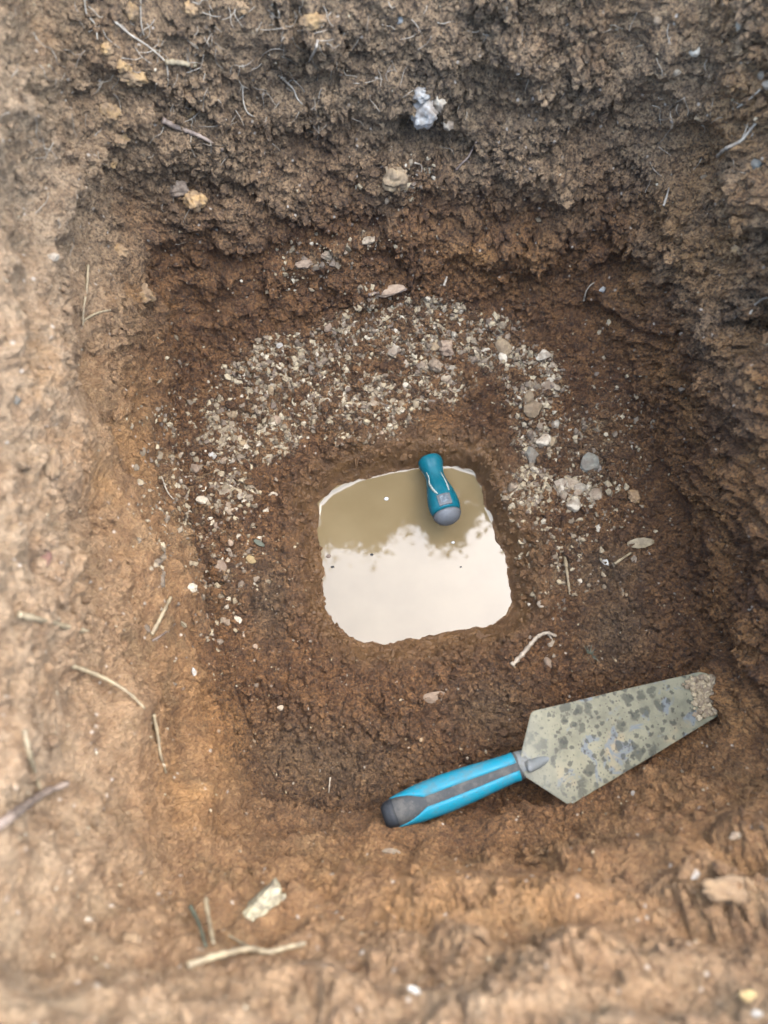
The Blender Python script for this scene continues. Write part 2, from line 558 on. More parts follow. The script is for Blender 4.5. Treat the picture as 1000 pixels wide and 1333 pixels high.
disp += (c2 * (0.2 + id2) - 0.5) * 0.0050 * calm * gran
disp += (c3 * (0.2 + id3) - 0.5) * 0.0032 * calm * (0.35 + 0.65 * gran)
disp += back_w * on_wall * ledge * 0.003
disp += right_w * on_wall * (1 - near_w) * ((0.45 - np.sqrt(np.abs(scr) + 0.02)) * 0.015 + (0.45 - np.sqrt(np.abs(scr2) + 0.02)) * 0.007)
disp *= nearfac
inside_flat = sstep(-sdf, -0.002, 0.01)
disp *= 1 - 0.9 * inside_flat
P1 = P + Nd * disp[:, None]

# ---- single features, drawn where the photograph shows them: (px, py, rx, ry, turn, push towards the viewer in m)
qx, qy, qd = project(P1)
FEATS = [
    (966, 432, 20, 36, 0.15, -0.050), (935, 425, 28, 26, 0.3, 0.016), (985, 505, 40, 45, 0, 0.014),
    (575, 190, 55, 16, 0.1, -0.016), (530, 168, 22, 12, 0, -0.012), (555, 150, 26, 24, 0, 0.004),
    (245, 412, 40, 7, -0.05, -0.004), (330, 428, 50, 8, -0.25, -0.004), (430, 405, 45, 7, -0.3, -0.004),
    (520, 240, 30, 26, 0, 0.012), (400, 338, 60, 18, -0.2, 0.011), (480, 308, 30, 12, -0.2, 0.008),
    (820, 215, 34, 60, 0.2, -0.014), (765, 410, 40, 22, 0.6, -0.012), (835, 560, 16, 70, -0.35, -0.014),
    (880, 690, 18, 110, -0.42, -0.016), (925, 830, 16, 80, -0.35, -0.013), (735, 720, 9, 48, -0.1, -0.010),
    (735, 245, 40, 22, 0.4, 0.012), (660, 330, 60, 22, 0.1, 0.010), (600, 560, 36, 22, 0, -0.008), (632, 565, 18, 22, 0.2, -0.010),
    (560, 545, 40, 22, 0, 0.006), (450, 590, 90, 9, -0.45, -0.004), (150, 70, 30, 30, 0, 0.008), (215, 165, 60, 20, 0.3, 0.008),
    (70, 610, 24, 50, -0.3, 0.010), (62, 730, 20, 22, 0, -0.010), (100, 880, 26, 70, -0.6, -0.010), (170, 930, 30, 40, 0, 0.008),
    (350, 1210, 60, 14, -0.5, -0.010), (940, 1172, 70, 22, 0.15, 0.024), (910, 1205, 60, 12, 0.2, -0.014), (960, 1115, 50, 20, 0.2, -0.012),
    (975, 1080, 40, 14, 0.3, 0.010), (640, 1160, 120, 20, 0.05, 0.008), (600, 1250, 90, 20, -0.2, -0.010), (760, 1240, 50, 26, 0, 0.012),
    (430, 1290, 60, 24, 0.2, 0.010), (850, 1290, 60, 20, 0.1, -0.010), (700, 1120, 60, 12, 0.1, -0.006), (150, 1120, 50, 34, 0.3, 0.010),
    (240, 1080, 30, 50, 0.2, -0.008), (30, 1000, 40, 60, 0.2, 0.012), (60, 1250, 50, 40, 0.4, -0.010), (120, 480, 20, 60, -0.2, -0.009),
    (60, 440, 40, 40, 0, 0.012), (480, 885, 40, 9, 0.1, -0.004), (560, 905, 34, 14, 0.2, 0.004), (425, 960, 36, 22, 0, 0.004),
    (240, 760, 14, 70, -0.3, 0.006), (215, 600, 12, 60, 0, -0.006), (830, 50, 40, 50, 0.2, -0.012), (950, 60, 30, 50, 0, 0.012),
    (965, 290, 36, 50, 0.2, 0.014), (905, 210, 26, 40, 0.3, -0.012), (420, 110, 60, 10, -0.1, -0.010), (360, 45, 40, 20, 0.2, 0.010),
    (60, 120, 50, 16, 0.2, -0.005), (90, 215, 40, 10, 0.1, -0.005), (290, 250, 60, 12, 0.1, -0.010), (50, 320, 40, 14, 0, -0.009)]
push = np.zeros(len(P1))
vis = (qd > 0.15) & (qx > -80) & (qx < 1080) & (qy > -80) & (qy < 1413)
for fx, fy, rx, ry, turn, amp in FEATS:
    c_, s_ = math.cos(turn), math.sin(turn)
    u = ((qx - fx) * c_ + (qy - fy) * s_) / rx
    v = (-(qx - fx) * s_ + (qy - fy) * c_) / ry
    push += np.where(vis, amp * np.exp(-(u * u + v * v) * (1 + 0.5 * low)), 0)
P1 = P1 + Nd * push[:, None]

# ---- what the earth is made of, and the light painted on its walls
qx, qy, qd = project(P1)
def blob(px, py, rx, ry, turn=0):
    c_, s_ = math.cos(turn), math.sin(turn)
    u = ((qx - px) * c_ + (qy - py) * s_) / rx
    v = (-(qx - px) * s_ + (qy - py) * c_) / ry
    return np.where(vis, np.exp(-(u * u + v * v)), 0)
gravel = np.zeros(len(P1))
for b_ in ((360, 480, 75, 45, -0.3), (470, 440, 75, 45, -0.25), (560, 430, 90, 45, 0.05), (470, 530, 80, 50, 0), (560, 500, 60, 40, 0),
           (650, 450, 60, 40, 0.3), (690, 500, 45, 50, 0.3), (340, 560, 70, 45, -0.2), (300, 640, 36, 34, 0), (700, 560, 38, 40, 0.3),
           (690, 640, 42, 36, 0), (750, 640, 34, 26, 0), (290, 560, 30, 50, 0)):
    gravel = np.maximum(gravel, blob(*b_))
weak = np.zeros(len(P1))
for b_ in ((290, 720, 40, 90, 0), (720, 720, 60, 60, 0), (400, 340, 60, 24, -0.2), (475, 310, 30, 14, -0.2), (500, 378, 34, 10, 0),
           (250, 620, 50, 120, 0), (780, 600, 60, 90, 0), (520, 240, 36, 26, 0)):
    weak = np.maximum(weak, blob(*b_))
brk = sstep(fbm(p0 * 45, 3, 5), -0.35, 0.35)
gm = np.clip(sstep(gravel, 0.25, 0.7) * (0.35 + 0.75 * brk), 0, 1)
gm = np.maximum(gm, 0.5 * sstep(weak, 0.2, 0.8) * brk) * (sdf > 0.012)
zed, yy, xx_ = P1[:, 2], P1[:, 1], P1[:, 0]
top_m = sstep(zed + 0.05 * low + 0.02 * mid, 0.10, 0.22) * sstep(yy, 0.12, 0.42)
top_m = np.maximum(top_m, sstep(far, 0.0, 0.02))
dry_lit_m = np.clip(left_w * sstep(zed + 0.03 * low, 0.015, 0.12) + near_w * sstep(zed + 0.03 * low, 0.02, 0.15), 0, 1) * sstep(yy, 0.48, 0.26) * 0.9  # drier left and near walls, their lit look painted in from the foot up
dry_lit_m = np.maximum(dry_lit_m, 0.45 * left_w * sstep(zed, 0.1, 0.3))
clay_m = np.zeros(len(P1))
for b_ in ((60, 520, 90, 90), (110, 620, 80, 140), (270, 960, 60, 70), (250, 1020, 60, 60), (990, 510, 46, 60), (955, 300, 60, 50), (890, 330, 40, 60),
           (640, 330, 80, 40), (200, 390, 60, 20), (640, 1180, 240, 60), (560, 545, 34, 18)):
    clay_m = np.maximum(clay_m, blob(*b_) * 0.75)
clay_m = np.maximum(clay_m, 0.5 * right_w * on_wall)
clay_m *= sstep(fbm(p0 * 20, 2, 1), -0.5, 0.4)
slate_m = np.zeros(len(P1))
for b_ in ((640, 925, 60, 46), (790, 745, 50, 40), (800, 820, 50, 60), (380, 980, 60, 50), (350, 780, 30, 60), (770, 600, 20, 24), (690, 590, 16, 18), (580, 150, 120, 60), (430, 1000, 120, 60)):
    slate_m = np.maximum(slate_m, blob(*b_) * 0.45)
wet_m = sstep(sdf, 0.044, 0.012) * (1 - 0.25 * brk)
wet_m[NFL:] = 0
ATTR = {'gravel': gm, 'topsoil': top_m, 'dry': dry_lit_m, 'clay': clay_m, 'slate': slate_m, 'wet': wet_m,
        'lit_top': np.clip(left_w * sstep(zed, 0.10, 0.30) + 0.7 * near_w * sstep(zed, 0.20, 0.38), 0, 1) * sstep(yy, 0.62, 0.30)}  # bright upper left and near walls: light put into the colour

i00 = idx[:-1, :-1].ravel(); i10 = idx[1:, :-1].ravel(); i11 = idx[1:, 1:].ravel(); i01 = idx[:-1, 1:].ravel()
quads_f = np.column_stack([i00, i10, i11, i01])
rows = [per] + [NFL + r * NP_ + np.arange(NP_) for r in range(NR)]
qw = []
for r in range(NR):
    a, b = rows[r], rows[r + 1]
    qw.append(np.column_stack([a, b, np.roll(b, -1), np.roll(a, -1)])[:, ::-1])
quads = np.concatenate([quads_f] + qw, 0)
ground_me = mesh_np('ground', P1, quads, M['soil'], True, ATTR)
ground = link('ground', ground_me)
tag(ground, kind='structure', label='brown earth pit with crumbling walls and a gravelly floor')
VN = np.empty(len(P1) * 3, np.float32)
ground_me.vertices.foreach_get('normal', VN)
VN = VN.reshape(-1, 3)

# a look-up from picture positions to surface points, used to lay things ON the ground
LW, LH = 500, 667
qx, qy, qd = project(P1)
inside = (qx >= 0) & (qx < 1000) & (qy >= 0) & (qy < 1333) & (qd > 0.12)
vi = np.nonzero(inside)[0]
cell = (qy[vi] / 2).astype(int).clip(0, LH - 1) * LW + (qx[vi] / 2).astype(int).clip(0, LW - 1)
order = np.lexsort((-qd[vi], cell))
buf = np.full(LW * LH, -1)
buf[cell[order]] = vi[order]
zmin = np.full(LW * LH, 9.0)
zmin[cell[order]] = qd[vi][order]
buf2 = buf.reshape(LH, LW)
visible = np.zeros(len(P1), bool)
visible[vi] = qd[vi] < zmin[cell] + 0.015

def hit(px, py):
    cx, cy = int(np.clip(px / 2, 0, LW - 1)), int(np.clip(py / 2, 0, LH - 1))
    for r in range(0, 12):
        w = buf2[max(0, cy - r):cy + r + 1, max(0, cx - r):cx + r + 1]
        g = w[w >= 0]
        if len(g):
            j = g[np.argmin((qx[g] - px) ** 2 + (qy[g] - py) ** 2)]
            return P1[j].copy(), VN[j].copy(), qd[j], j
    p = at(px, py, 0.1)
    return p, np.array([0, 0, 1.0]), 0.65, 0

# ------------------------------------------------------------------ water in the sump
m, nt, b = mat('muddy_water')
geo = nt.nodes.new('ShaderNodeNewGeometry')
nw = tex_noise(nt, geo.outputs['Position'], 18, 4, 0.55)
nt.links.new(mixc(nt, ramp(nt, nw, 0.3, 0.7), (0.07995, 0.05573, 0.02633), (0.09491, 0.06778, 0.03376)), b.inputs['Base Color'])
b.inputs['Roughness'].default_value = 0.015
b.inputs['IOR'].default_value = 1.37
b.inputs['Specular IOR Level'].default_value = 0.36
nr = tex_noise(nt, geo.outputs['Position'], 26, 2, 0.5)
nt.links.new(bump(nt, nr, 0.03, 0.003), b.inputs['Normal'])
M['water'] = m
xs = np.arange(pond[:, 0].min() - 0.012, pond[:, 0].max() + 0.012, 0.0006)
ys = np.arange(pond[:, 1].min() - 0.012, pond[:, 1].max() + 0.012, 0.0006)
gx, gy = np.meshgrid(xs, ys, indexing='ij')
wxy = np.column_stack([gx.ravel(), gy.ravel()])
ws = sdf_poly(wxy, pond)
wob = noise(np.column_stack([wxy * 70, np.zeros(len(wxy))]), 1)
wang = np.arctan2(wxy[:, 1] - pc[1], wxy[:, 0] - pc[0])
wz = ZW + (0.00002 + 0.00095 * sstep(np.sin(wang), 0.25, 0.7)) * np.exp(np.clip(ws + 0.0008 * wob, -1, 0.0006) / 0.0015)
keep = ws < 0.005
ii = np.arange(len(wxy)).reshape(len(xs), len(ys))
q = np.column_stack([ii[:-1, :-1].ravel(), ii[1:, :-1].ravel(), ii[1:, 1:].ravel(), ii[:-1, 1:].ravel()])
q = q[keep[q].all(1)]
used, inv = np.unique(q, return_inverse=True)
water = link('water', mesh_np('water', np.column_stack([wxy, wz])[used], inv.reshape(-1, 4), M['water']))
tag(water, kind='structure', label='muddy puddle standing in the square sump, sky mirrored in its near half')

# ------------------------------------------------------------------ loose earth and gravel
ICO = bmesh.new()
bmesh.ops.create_icosphere(ICO, subdivisions=1, radius=1.0)
ICO_V = np.array([v.co[:] for v in ICO.verts]); ICO_F = np.array([[v.index for v in f.verts] for f in ICO.faces])
ICO.free()
ICO2 = bmesh.new()
bmesh.ops.create_icosphere(ICO2, subdivisions=2, radius=1.0)
ICO2_V = np.array([v.co[:] for v in ICO2.verts]); ICO2_F = np.array([[v.index for v in f.verts] for f in ICO2.faces])
ICO2.free()
ICO3 = bmesh.new()
bmesh.ops.create_icosphere(ICO3, subdivisions=3, radius=1.0)
ICO3_V = np.array([v.co[:] for v in ICO3.verts]); ICO3_F = np.array([[v.index for v in f.verts] for f in ICO3.faces])
ICO3.free()

ICO4 = bmesh.new()
bmesh.ops.create_icosphere(ICO4, subdivisions=4, radius=1.0)
ICO4_V = np.array([v.co[:] for v in ICO4.verts]); ICO4_F = np.array([[v.index for v in f.verts] for f in ICO4.faces])
ICO4.free()

def rand_rot(n):
    qn = R.normal(size=(n, 4))
    qn /= np.linalg.norm(qn, axis=1, keepdims=True)
    w, x, y, z = qn.T
    return np.stack([np.stack([1 - 2 * (y * y + z * z), 2 * (x * y - z * w), 2 * (x * z + y * w)], -1),
                     np.stack([2 * (x * y + z * w), 1 - 2 * (x * x + z * z), 2 * (y * z - x * w)], -1),
                     np.stack([2 * (x * z - y * w), 2 * (y * z + x * w), 1 - 2 * (x * x + y * y)], -1)], 1)

def scatter(name, weights, n, r_lo, r_hi, power, sink, mat_, extra=None, base=None, kind='stuff', smooth=False):
    BV, BF = base if base else (ICO_V, ICO_F)
    w = weights / weights.sum()
    host = R.choice(len(P1), n, p=w)
    r = r_lo + (r_hi - r_lo) * R.random(n) ** power
    jit = 1 + R.normal(0, 0.26, (n, len(BV), 1))
    sh = BV[None] * jit * (1 + R.normal(0, 0.22, (n, 1, 3)))
    V = np.einsum('nij,nvj->nvi', rand_rot(n), sh) * r[:, None, None]
    pos = P1[host] + R.normal(0, 0.0006, (n, 3)) + VN[host] * (r * sink)[:, None]
    V = (V + pos[:, None, :]).reshape(-1, 3)
    F = (BF[None] + (np.arange(n) * len(BV))[:, None, None]).reshape(-1, 3)
    at_ = extra(host, len(BV), n) if extra else None
    o = link(name, mesh_np(name, V, F, mat_, smooth, at_))
    o['kind'] = kind
    return o

# how much ground each vertex stands for
area = np.zeros(len(P1))
a3 = np.linalg.norm(np.cross(P1[quads[:, 2]] - P1[quads[:, 0]], P1[quads[:, 3]] - P1[quads[:, 1]]), axis=1) / 2
for c in range(4):
    np.add.at(area, quads[:, c], a3 / 4)
area = np.where(visible, area, 0)
dry_land = (sdf > 0.004)
patchy = (sstep(fbm(p0 * 22, 3, 0), -0.2, 0.5) + 0.06 + 0.25 * (1 - on_wall)) * (1 - 0.55 * cut) * vary
host_attr = lambda host, nv, n: {kname: np.repeat(v[host] * (0.25 if kname == 'gravel' else 1.0), nv) for kname, v in ATTR.items()}
o = scatter('soil_crumbs', area * dry_land * (patchy + 0.8 * gm) * calm, 40000, 0.0007, 0.0046, 2.6, 0.1, M['soil'], host_attr)
tag(o, 'loose brown crumbs of earth lying on the pit floor and walls')
tint = lambda lo, hi: (lambda host, nv, n: {'tint': np.repeat(lo + (hi - lo) * R.random(n), nv)})
gw = area * dry_land * (sstep(gravel, 0.3, 0.75) * (0.15 + brk) + 0.10 * weak)
o = scatter('gravel', gw, 24000, 0.0005, 0.0036, 3.2, 0.0, M['grains'], tint(0.0, 0.92))
tag(o, 'fine pale gravel spread over the ledge around the puddle')
o = scatter('grit', area * (sdf > 0.015) * (kk < 0.95) * (0.4 + right_w * -0.1 + 0.6 * (kk < 0.02)), 1500, 0.0004, 0.0013, 2.0, 0.1, M['grains'], tint(0.35, 0.9))
tag(o, 'tiny pale grit scattered over the bare earth')

# ------------------------------------------------------------------ single stones and clods
def rock_mesh(seed, rough=0.28, facets=7, fine=False):
    g = np.random.default_rng(seed)
    BV, BF = (ICO4_V, ICO4_F) if fine else (ICO2_V, ICO2_F)
    V = BV.copy()
    for _ in range(facets):                              # broken faces
        n = g.normal(size=3); n /= np.linalg.norm(n)
        h = 0.5 + 0.35 * g.random()
        d = V @ n
        V = V - np.clip(d - h, 0, 9)[:, None] * n * 0.9
    V *= 1 + rough * 0.5 * fbm(BV * 1.7 + seed, 3, seed)[:, None]
    if fine:                                             # crumbly skin
        cl, ci = lumps(BV * 3.1 + seed, seed)
        V *= 1 + (0.16 * cl * (0.3 + ci) + 0.07 * fbm(BV * 7 + seed, 3, seed + 1))[:, None]
    return V / np.abs(V).max(0), BF

ROCKS = {}
def rock(kind_, variant):
    key = (kind_, variant)
    if key not in ROCKS:
        lumpy = kind_ in ('orange', 'clod') or variant >= 100
        V, F = rock_mesh(variant * 7 + 3, (0.8 if kind_ == 'orange' else 0.55) if lumpy else 0.25, (1 if kind_ == 'orange' else 6) if lumpy else 13, lumpy)
        ROCKS[key] = mesh_np('stone', V, F, M[kind_], True)
        if not lumpy:
            ROCKS[key].polygons.foreach_set('use_smooth', np.zeros(len(F), bool))
    return ROCKS[key]

def place(name, px, py, wpx, hpx, turn, kind_, label, cat='stone', group=None, sink=0.34, flat=0.7, variant=None):
    """a stone or clod wpx by hpx pixels of the photograph, lying on the ground there"""
    p, n, d, j = hit(px, py)
    mpp = d / FPX
    rx, ry = wpx * mpp / 2, hpx * mpp / 2
    rz = flat * min(rx, ry)
    me = rock(kind_, rnd.randrange(6) if variant is None else variant)
    o = link(name, me)
    # frame: x across the picture (turned), z half-way between the ground's normal and the camera
    nv = Vector(n).normalized()
    to_cam = (Vector((0, 0, CAM_H)) - Vector(p)).normalized()
    z = (nv * 0.45 + to_cam * 0.75).normalized()
    xr = Vector((math.cos(turn), math.sin(turn) * ct, math.sin(turn) * st))
    x = (xr - z * xr.dot(z)).normalized()
    y = z.cross(x)
    o.matrix_world = Matrix.Translation(Vector(p) + z * (rz * (1 - 2 * sink))) @ Matrix((x, y, z)).transposed().to_4x4() @ Matrix.Diagonal((rx, ry, rz, 1))
    return tag(o, label, cat, group)

STONES = [  # px, py, w, h, turn, material, label
    (562, 150, 46, 40, 0.3, 'white', 'chalky white lump, big and crumbly, in the hollow of the far wall'),
    (548, 130, 26, 26, 0.5, 'white', 'smaller chalky white lump leaning on the top left of the big one'),
    (571, 134, 18, 20, 1.2, 'pale', 'pale chalky lump on the top right of the big chalky white one'),
    (578, 163, 20, 16, -0.2, 'pale', 'dirty pale lump at the lower right of the big chalky white lump'),
    (520, 28, 12, 9, 0.6, 'white', 'small white chip high on the far wall, left of the tall chip'),
    (612, 22, 12, 24, 0.1, 'pale', 'tall narrow pale chip upright near the top of the far wall'),
    (855, 27, 13, 11, 0.2, 'tan', 'tan pebble high on the far wall near the dark corner'),
    (905, 66, 16, 18, 0.4, 'pale', 'pale pebble stuck in the dark far corner above the forked root'),
    (963, 28, 18, 24, 0.2, 'pale', 'whitish stone at the top of the right wall'),
    (992, 98, 16, 14, 0.2, 'cream', 'cream pebble by the picture edge, upper of two on the right wall'),
    (996, 112, 12, 12, 0.2, 'pale', 'pale pebble just under the cream pebble on the right wall'),
    (910, 155, 15, 11, 0.1, 'tan', 'tan pebble left of the forked root on the right wall'),
    (985, 215, 26, 24, 0.3, 'grey', 'grey stone below the forked root on the right wall'),
    (235, 243, 32, 22, 0.5, 'pink', 'pinkish grey stone bedded in the far wall beside a rust clod'),
    (506, 378, 46, 15, 0.1, 'pink', 'long pinkish stone at the foot of the far wall'),
    (785, 377, 10, 8, 0.3, 'white', 'tiny white chip at the foot of the right wall beside a looped root'),
    (880, 95, 12, 8, 0.3, 'cream', 'small cream pebble in the shadowed far corner'),
    (960, 325, 20, 14, -0.6, 'orange', 'rust coloured stone set in the right wall above the dark hole'),
    (918, 228, 12, 9, 0, 'tan', 'small tan pebble under the forked root tip'),
    (655, 452, 22, 26, 0.5, 'tan', 'tan angular stone standing on the gravel ledge, largest near its right end'),
    (661, 438, 12, 14, 0.9, 'cream', 'cream chip leaning above the tan angular stone on the ledge'),
    (704, 462, 24, 17, 0.5, 'pale', 'pale crumbly stone at the right end of the gravel ledge'),
    (566, 472, 22, 20, -0.3, 'cream', 'cream lump in the middle of the gravel ledge'),
    (582, 452, 22, 24, 0.4, 'pink', 'pinkish brown stone above the cream lump on the gravel ledge'),
    (586, 478, 12, 10, 0.4, 'pale', 'small pale pebble right of the cream lump on the ledge'),
    (692, 530, 28, 28, 0.4, 'tan', 'largest tan block on the gravel right of the sump, yellow faced'),
    (712, 500, 24, 26, -0.3, 'cream', 'cream crumbly stone above the largest tan block'),
    (702, 553, 24, 14, -0.2, 'cream', 'cream angular stone just under the largest tan block'),
    (708, 573, 26, 17, 0.4, 'pale', 'smooth pale rounded stone under the cream angular stone'),
    (768, 600, 26, 34, -0.5, 'grey', 'dark grey slaty stone leaning right of the gravel'),
    (690, 592, 24, 24, 0.2, 'grey', 'dull grey flat stone beneath the smooth pale rounded stone'),
    (779, 611, 11, 10, 0.2, 'white', 'white pebble touching the dark grey slaty stone'),
    (731, 633, 26, 22, 0.3, 'pale', 'pale block, upper of the cluster right of the puddle'),
    (744, 628, 20, 18, -0.6, 'cream', 'cream block beside the pale block in the cluster right of the puddle'),
    (748, 657, 22, 20, 0.2, 'pale', 'pale chip at the bottom of the cluster right of the puddle'),
    (699, 651, 12, 10, 0.2, 'pale', 'pale pebble left of the cluster right of the puddle'),
    (775, 642, 24, 20, 0.6, 'cream', 'cream stone at the right of the cluster right of the puddle'),
    (824, 646, 16, 22, 0.2, 'orange', 'upright rusty tan stone near the foot of the right wall'),
    (787, 730, 15, 8, -0.6, 'white', 'white chip on the dark earth right of the puddle'),
    (845, 718, 8, 9, 0.1, 'white', 'small white pebble right of the dry leaf'),
    (713, 862, 14, 16, 0.3, 'pink', 'pinkish pebble just above the trowel blade'),
    (707, 784, 16, 14, 0.2, 'pale', 'pale stone near the right corner of the puddle'),
    (716, 835, 13, 15, 0.3, 'pale', 'pale pebble against the curled root'),
    (365, 449, 11, 12, 0.2, 'white', 'round white pebble at the upper left of the gravel ledge'),
    (262, 653, 18, 14, 0.1, 'pale', 'pale hollowed pebble at the left edge of the floor'),
    (290, 640, 20, 16, 0.3, 'cream', 'cream stone in the left pile beside the pale hollowed pebble'),
    (310, 645, 16, 14, 0.6, 'pale', 'pale stone in the middle of the left pile'),
    (303, 664, 18, 12, 0.1, 'cream', 'cream stone at the foot of the left pile'),
    (327, 728, 16, 11, -0.4, 'yellow', 'yellow pebble on the floor left of the puddle'),
    (347, 665, 10, 7, 0.1, 'pale', 'flat pale chip between the left pile and the puddle'),
    (284, 737, 22, 18, -0.2, 'pink', 'pinkish stone left of the yellow pebble'),
    (292, 808, 13, 15, 0.8, 'cream', 'cream pebble low on the left side of the floor'),
    (276, 592, 12, 14, 0, 'white', 'white pebble above the left pile'),
    (252, 874, 9, 12, 0.3, 'white', 'white pebble on the left wall near the corner'),
    (56, 728, 22, 26, -0.6, 'red', 'brick red stone sticking out of the left wall'),
    (20, 520, 14, 14, 0.2, 'grey', 'grey pebble high on the left wall'),
    (68, 602, 30, 50, 0.2, 'clod', 'long tan lump standing out of the left wall'),
    (898, 1137, 20, 12, 0.2, 'white', 'white chip on the near bank beside the large dry clod'),
    (541, 1290, 22, 11, -0.5, 'white', 'long white chip low on the near bank'),
    (10, 1168, 11, 11, 0, 'cream', 'blurred cream pebble at the left picture edge'),
    (117, 1196, 11, 10, 0, 'pale', 'blurred pale pebble on the near left bank'),
    (172, 1222, 30, 26, 0.5, 'clod', 'tan lump over a dark gap on the near left bank'),
    (975, 1296, 32, 20, -0.2, 'yellow', 'yellow stone in the near right corner'),
    (985, 1320, 17, 17, 0, 'white', 'blurred white pebble in the near right corner'),
    (950, 1158, 100, 40, -0.05, 'clod', 'large dry tan clod on the rim of the near right bank'),
    (960, 1088, 26, 10, 0.25, 'cream', 'pale flat stone above the large dry clod'),
    (563, 906, 40, 17, 0.2, 'pink', 'flat pinkish stone bedded in the floor below the puddle'),
    (365, 920, 11, 8, 0.1, 'pale', 'pale chip on the crumbly floor left of the trowel handle'),
    (510, 1108, 30, 12, 0, 'cream', 'pale crumbly patch stone under the trowel handle butt'),
    (410, 1048, 8, 8, 0.2, 'pale', 'pale pebble on the dark crumbly floor left of the trowel'),
    (825, 1032, 9, 8, 0, 'white', 'white speck stone on the bank below the blade edge'),
    (70, 335, 16, 13, 0.3, 'pale', 'pale pebble where the left wall meets the far wall'),
    (700, 285, 12, 8, 0, 'tan', 'tan pebble halfway up the far wall near the right corner'),
    (395, 345, 28, 14, 0.2, 'pink', 'pinkish crumbly lump on the far wall above the gravel'),
    (425, 332, 22, 13, -0.3, 'cream', 'cream crumbly lump right of the pinkish one above the gravel'),
    (478, 312, 22, 12, 0.3, 'cream', 'cream crumbly lump highest above the gravel ledge'),
    (512, 232, 40, 34, 0.2, 'tan', 'rounded tan lump under the chalk hollow in the far wall'),
]
for px, py, w, h, t, kd, lab in STONES:
    clod = 'clod' in lab or 'lump' in lab
    nm = 'stone'
    if clod: nm = 'lump'
    elif 'pebble' in lab: nm = 'pebble'
    elif 'chip' in lab: nm = 'stone_chip'
    place(nm, px, py, w, h, t, kd, lab, variant=100 + len(lab) % 5 if clod else None, sink=(0.05 if kd == 'white' else 0.25) if clod else 0.34, flat=0.9 if clod else 0.7, cat='lump' if clod else ('pebble' if 'pebble' in lab else 'stone'))
CLODS = [
    (138, 66, 16, 15, 0.3, 'small orange clod, topmost of the chain on the far wall'),
    (160, 82, 18, 16, 0.8, 'orange clod second from the top of the chain on the far wall'),
    (172, 104, 36, 24, 0.1, 'broad orange clod in the middle of the chain on the far wall'),
    (142, 143, 32, 24, -0.6, 'orange clod below the broad one on the far wall'),
    (158, 182, 20, 34, -0.3, 'tall smeared orange clod low in the chain on the far wall'),
    (149, 210, 12, 22, 0, 'thin orange clod at the bottom of the chain'),
    (251, 264, 30, 26, 0.2, 'rust clod beside the pinkish grey stone in the far wall'),
    (246, 12, 22, 18, 0, 'orange clod at the top edge of the far wall'),
    (170, 16, 18, 22, 0.2, 'orange clod at the top left of the far wall'),
    (315, 6, 20, 16, 0.3, 'pale orange clod at the top edge, middle of the far wall'),
    (248, 148, 18, 10, 0, 'flat orange clod above the thick root'),
    (193, 382, 34, 26, 0.1, 'broad tan orange clod where the left wall meets the far wall foot'),
    (157, 326, 30, 18, 0.2, 'rusty clod left of the far wall foot'),
    (410, 28, 36, 22, 0.1, 'dusty tan clod near the top of the far wall'),
]
for px, py, w, h, t, lab in CLODS:
    place('clay_clod', px, py, w * 1.12, h * 1.12, t, 'orange', lab, 'clod', 'orange clay clods in the far wall', sink=0.2, flat=0.9)

# the many stones nothing tells apart
def many(n, weights, lo, hi, kinds, label, group, power=2.0):
    w = weights / weights.sum()
    for j in R.choice(len(P1), n, p=w, replace=False):
        s = lo + (hi - lo) * R.random() ** power
        place('pebble', qx[j], qy[j], s * (0.8 + 0.5 * R.random()), s * (0.7 + 0.4 * R.random()), R.random() * 3, kinds[R.integers(len(kinds))], label, 'pebble', group, sink=0.5, flat=0.8)
gz = area * dry_land * sstep(gravel, 0.4, 0.8) * (0.3 + brk)
many(95, gz * (qy < 600) * (qx < 640), 6, 15, ['cream', 'pale', 'cream', 'tan', 'pink'], 'small pale pebble in the gravel spread along the ledge behind the puddle', 'pebbles in the gravel behind the puddle')
many(62, gz * (qx > 640), 6, 17, ['cream', 'pale', 'pale', 'tan', 'cream', 'grey'], 'small pale pebble in the loose gravel at the right of the puddle', 'pebbles in the gravel right of the puddle')
many(45, area * dry_land * (blob(300, 650, 50, 60) + 0.4 * blob(290, 740, 40, 70)) * (kk < 0.05), 6, 15, ['cream', 'pale', 'pink', 'pale'], 'small pale pebble in the patch along the left side of the floor', 'pebbles along the left side of the floor')
many(34, area * dry_land * (blob(560, 960, 160, 60) + blob(810, 800, 70, 80)) * (kk < 0.05), 4, 8, ['tan', 'tan', 'cream'], 'tiny pale pebble strewn over the brown floor nearer the trowel', 'pebbles strewn near the trowel')

# ------------------------------------------------------------------ roots, twigs and straws
def tube_data(pts, radii, sides=7, roughness=0.0, seed=0):
    pts = [Vector(p) for p in pts]
    V, F = [], []
    up = Vector((0.3, 0.2, 1)).normalized()
    g = random.Random(seed)
    for i, p in enumerate(pts):
        t = (pts[min(i + 1, len(pts) - 1)] - pts[max(i - 1, 0)]).normalized()
        x = t.cross(up)
        if x.length < 1e-4: x = t.cross(Vector((1, 0, 0)))
        x.normalize(); y = t.cross(x)
        for s in range(sides):
            a = s / sides * 2 * math.pi
            r = radii[i] * (1 + roughness * (g.random() - 0.5))
            V.append(p + (x * math.cos(a) + y * math.sin(a)) * r)
    for i in range(len(pts) - 1):
        for s in range(sides):
            s2 = (s + 1) % sides
            F.append((i * sides + s, i * sides + s2, (i + 1) * sides + s2, (i + 1) * sides + s))
    F.append(tuple(range(sides))[::-1]); F.append(tuple((len(pts) - 1) * sides + s for s in range(sides)))
    return V, F

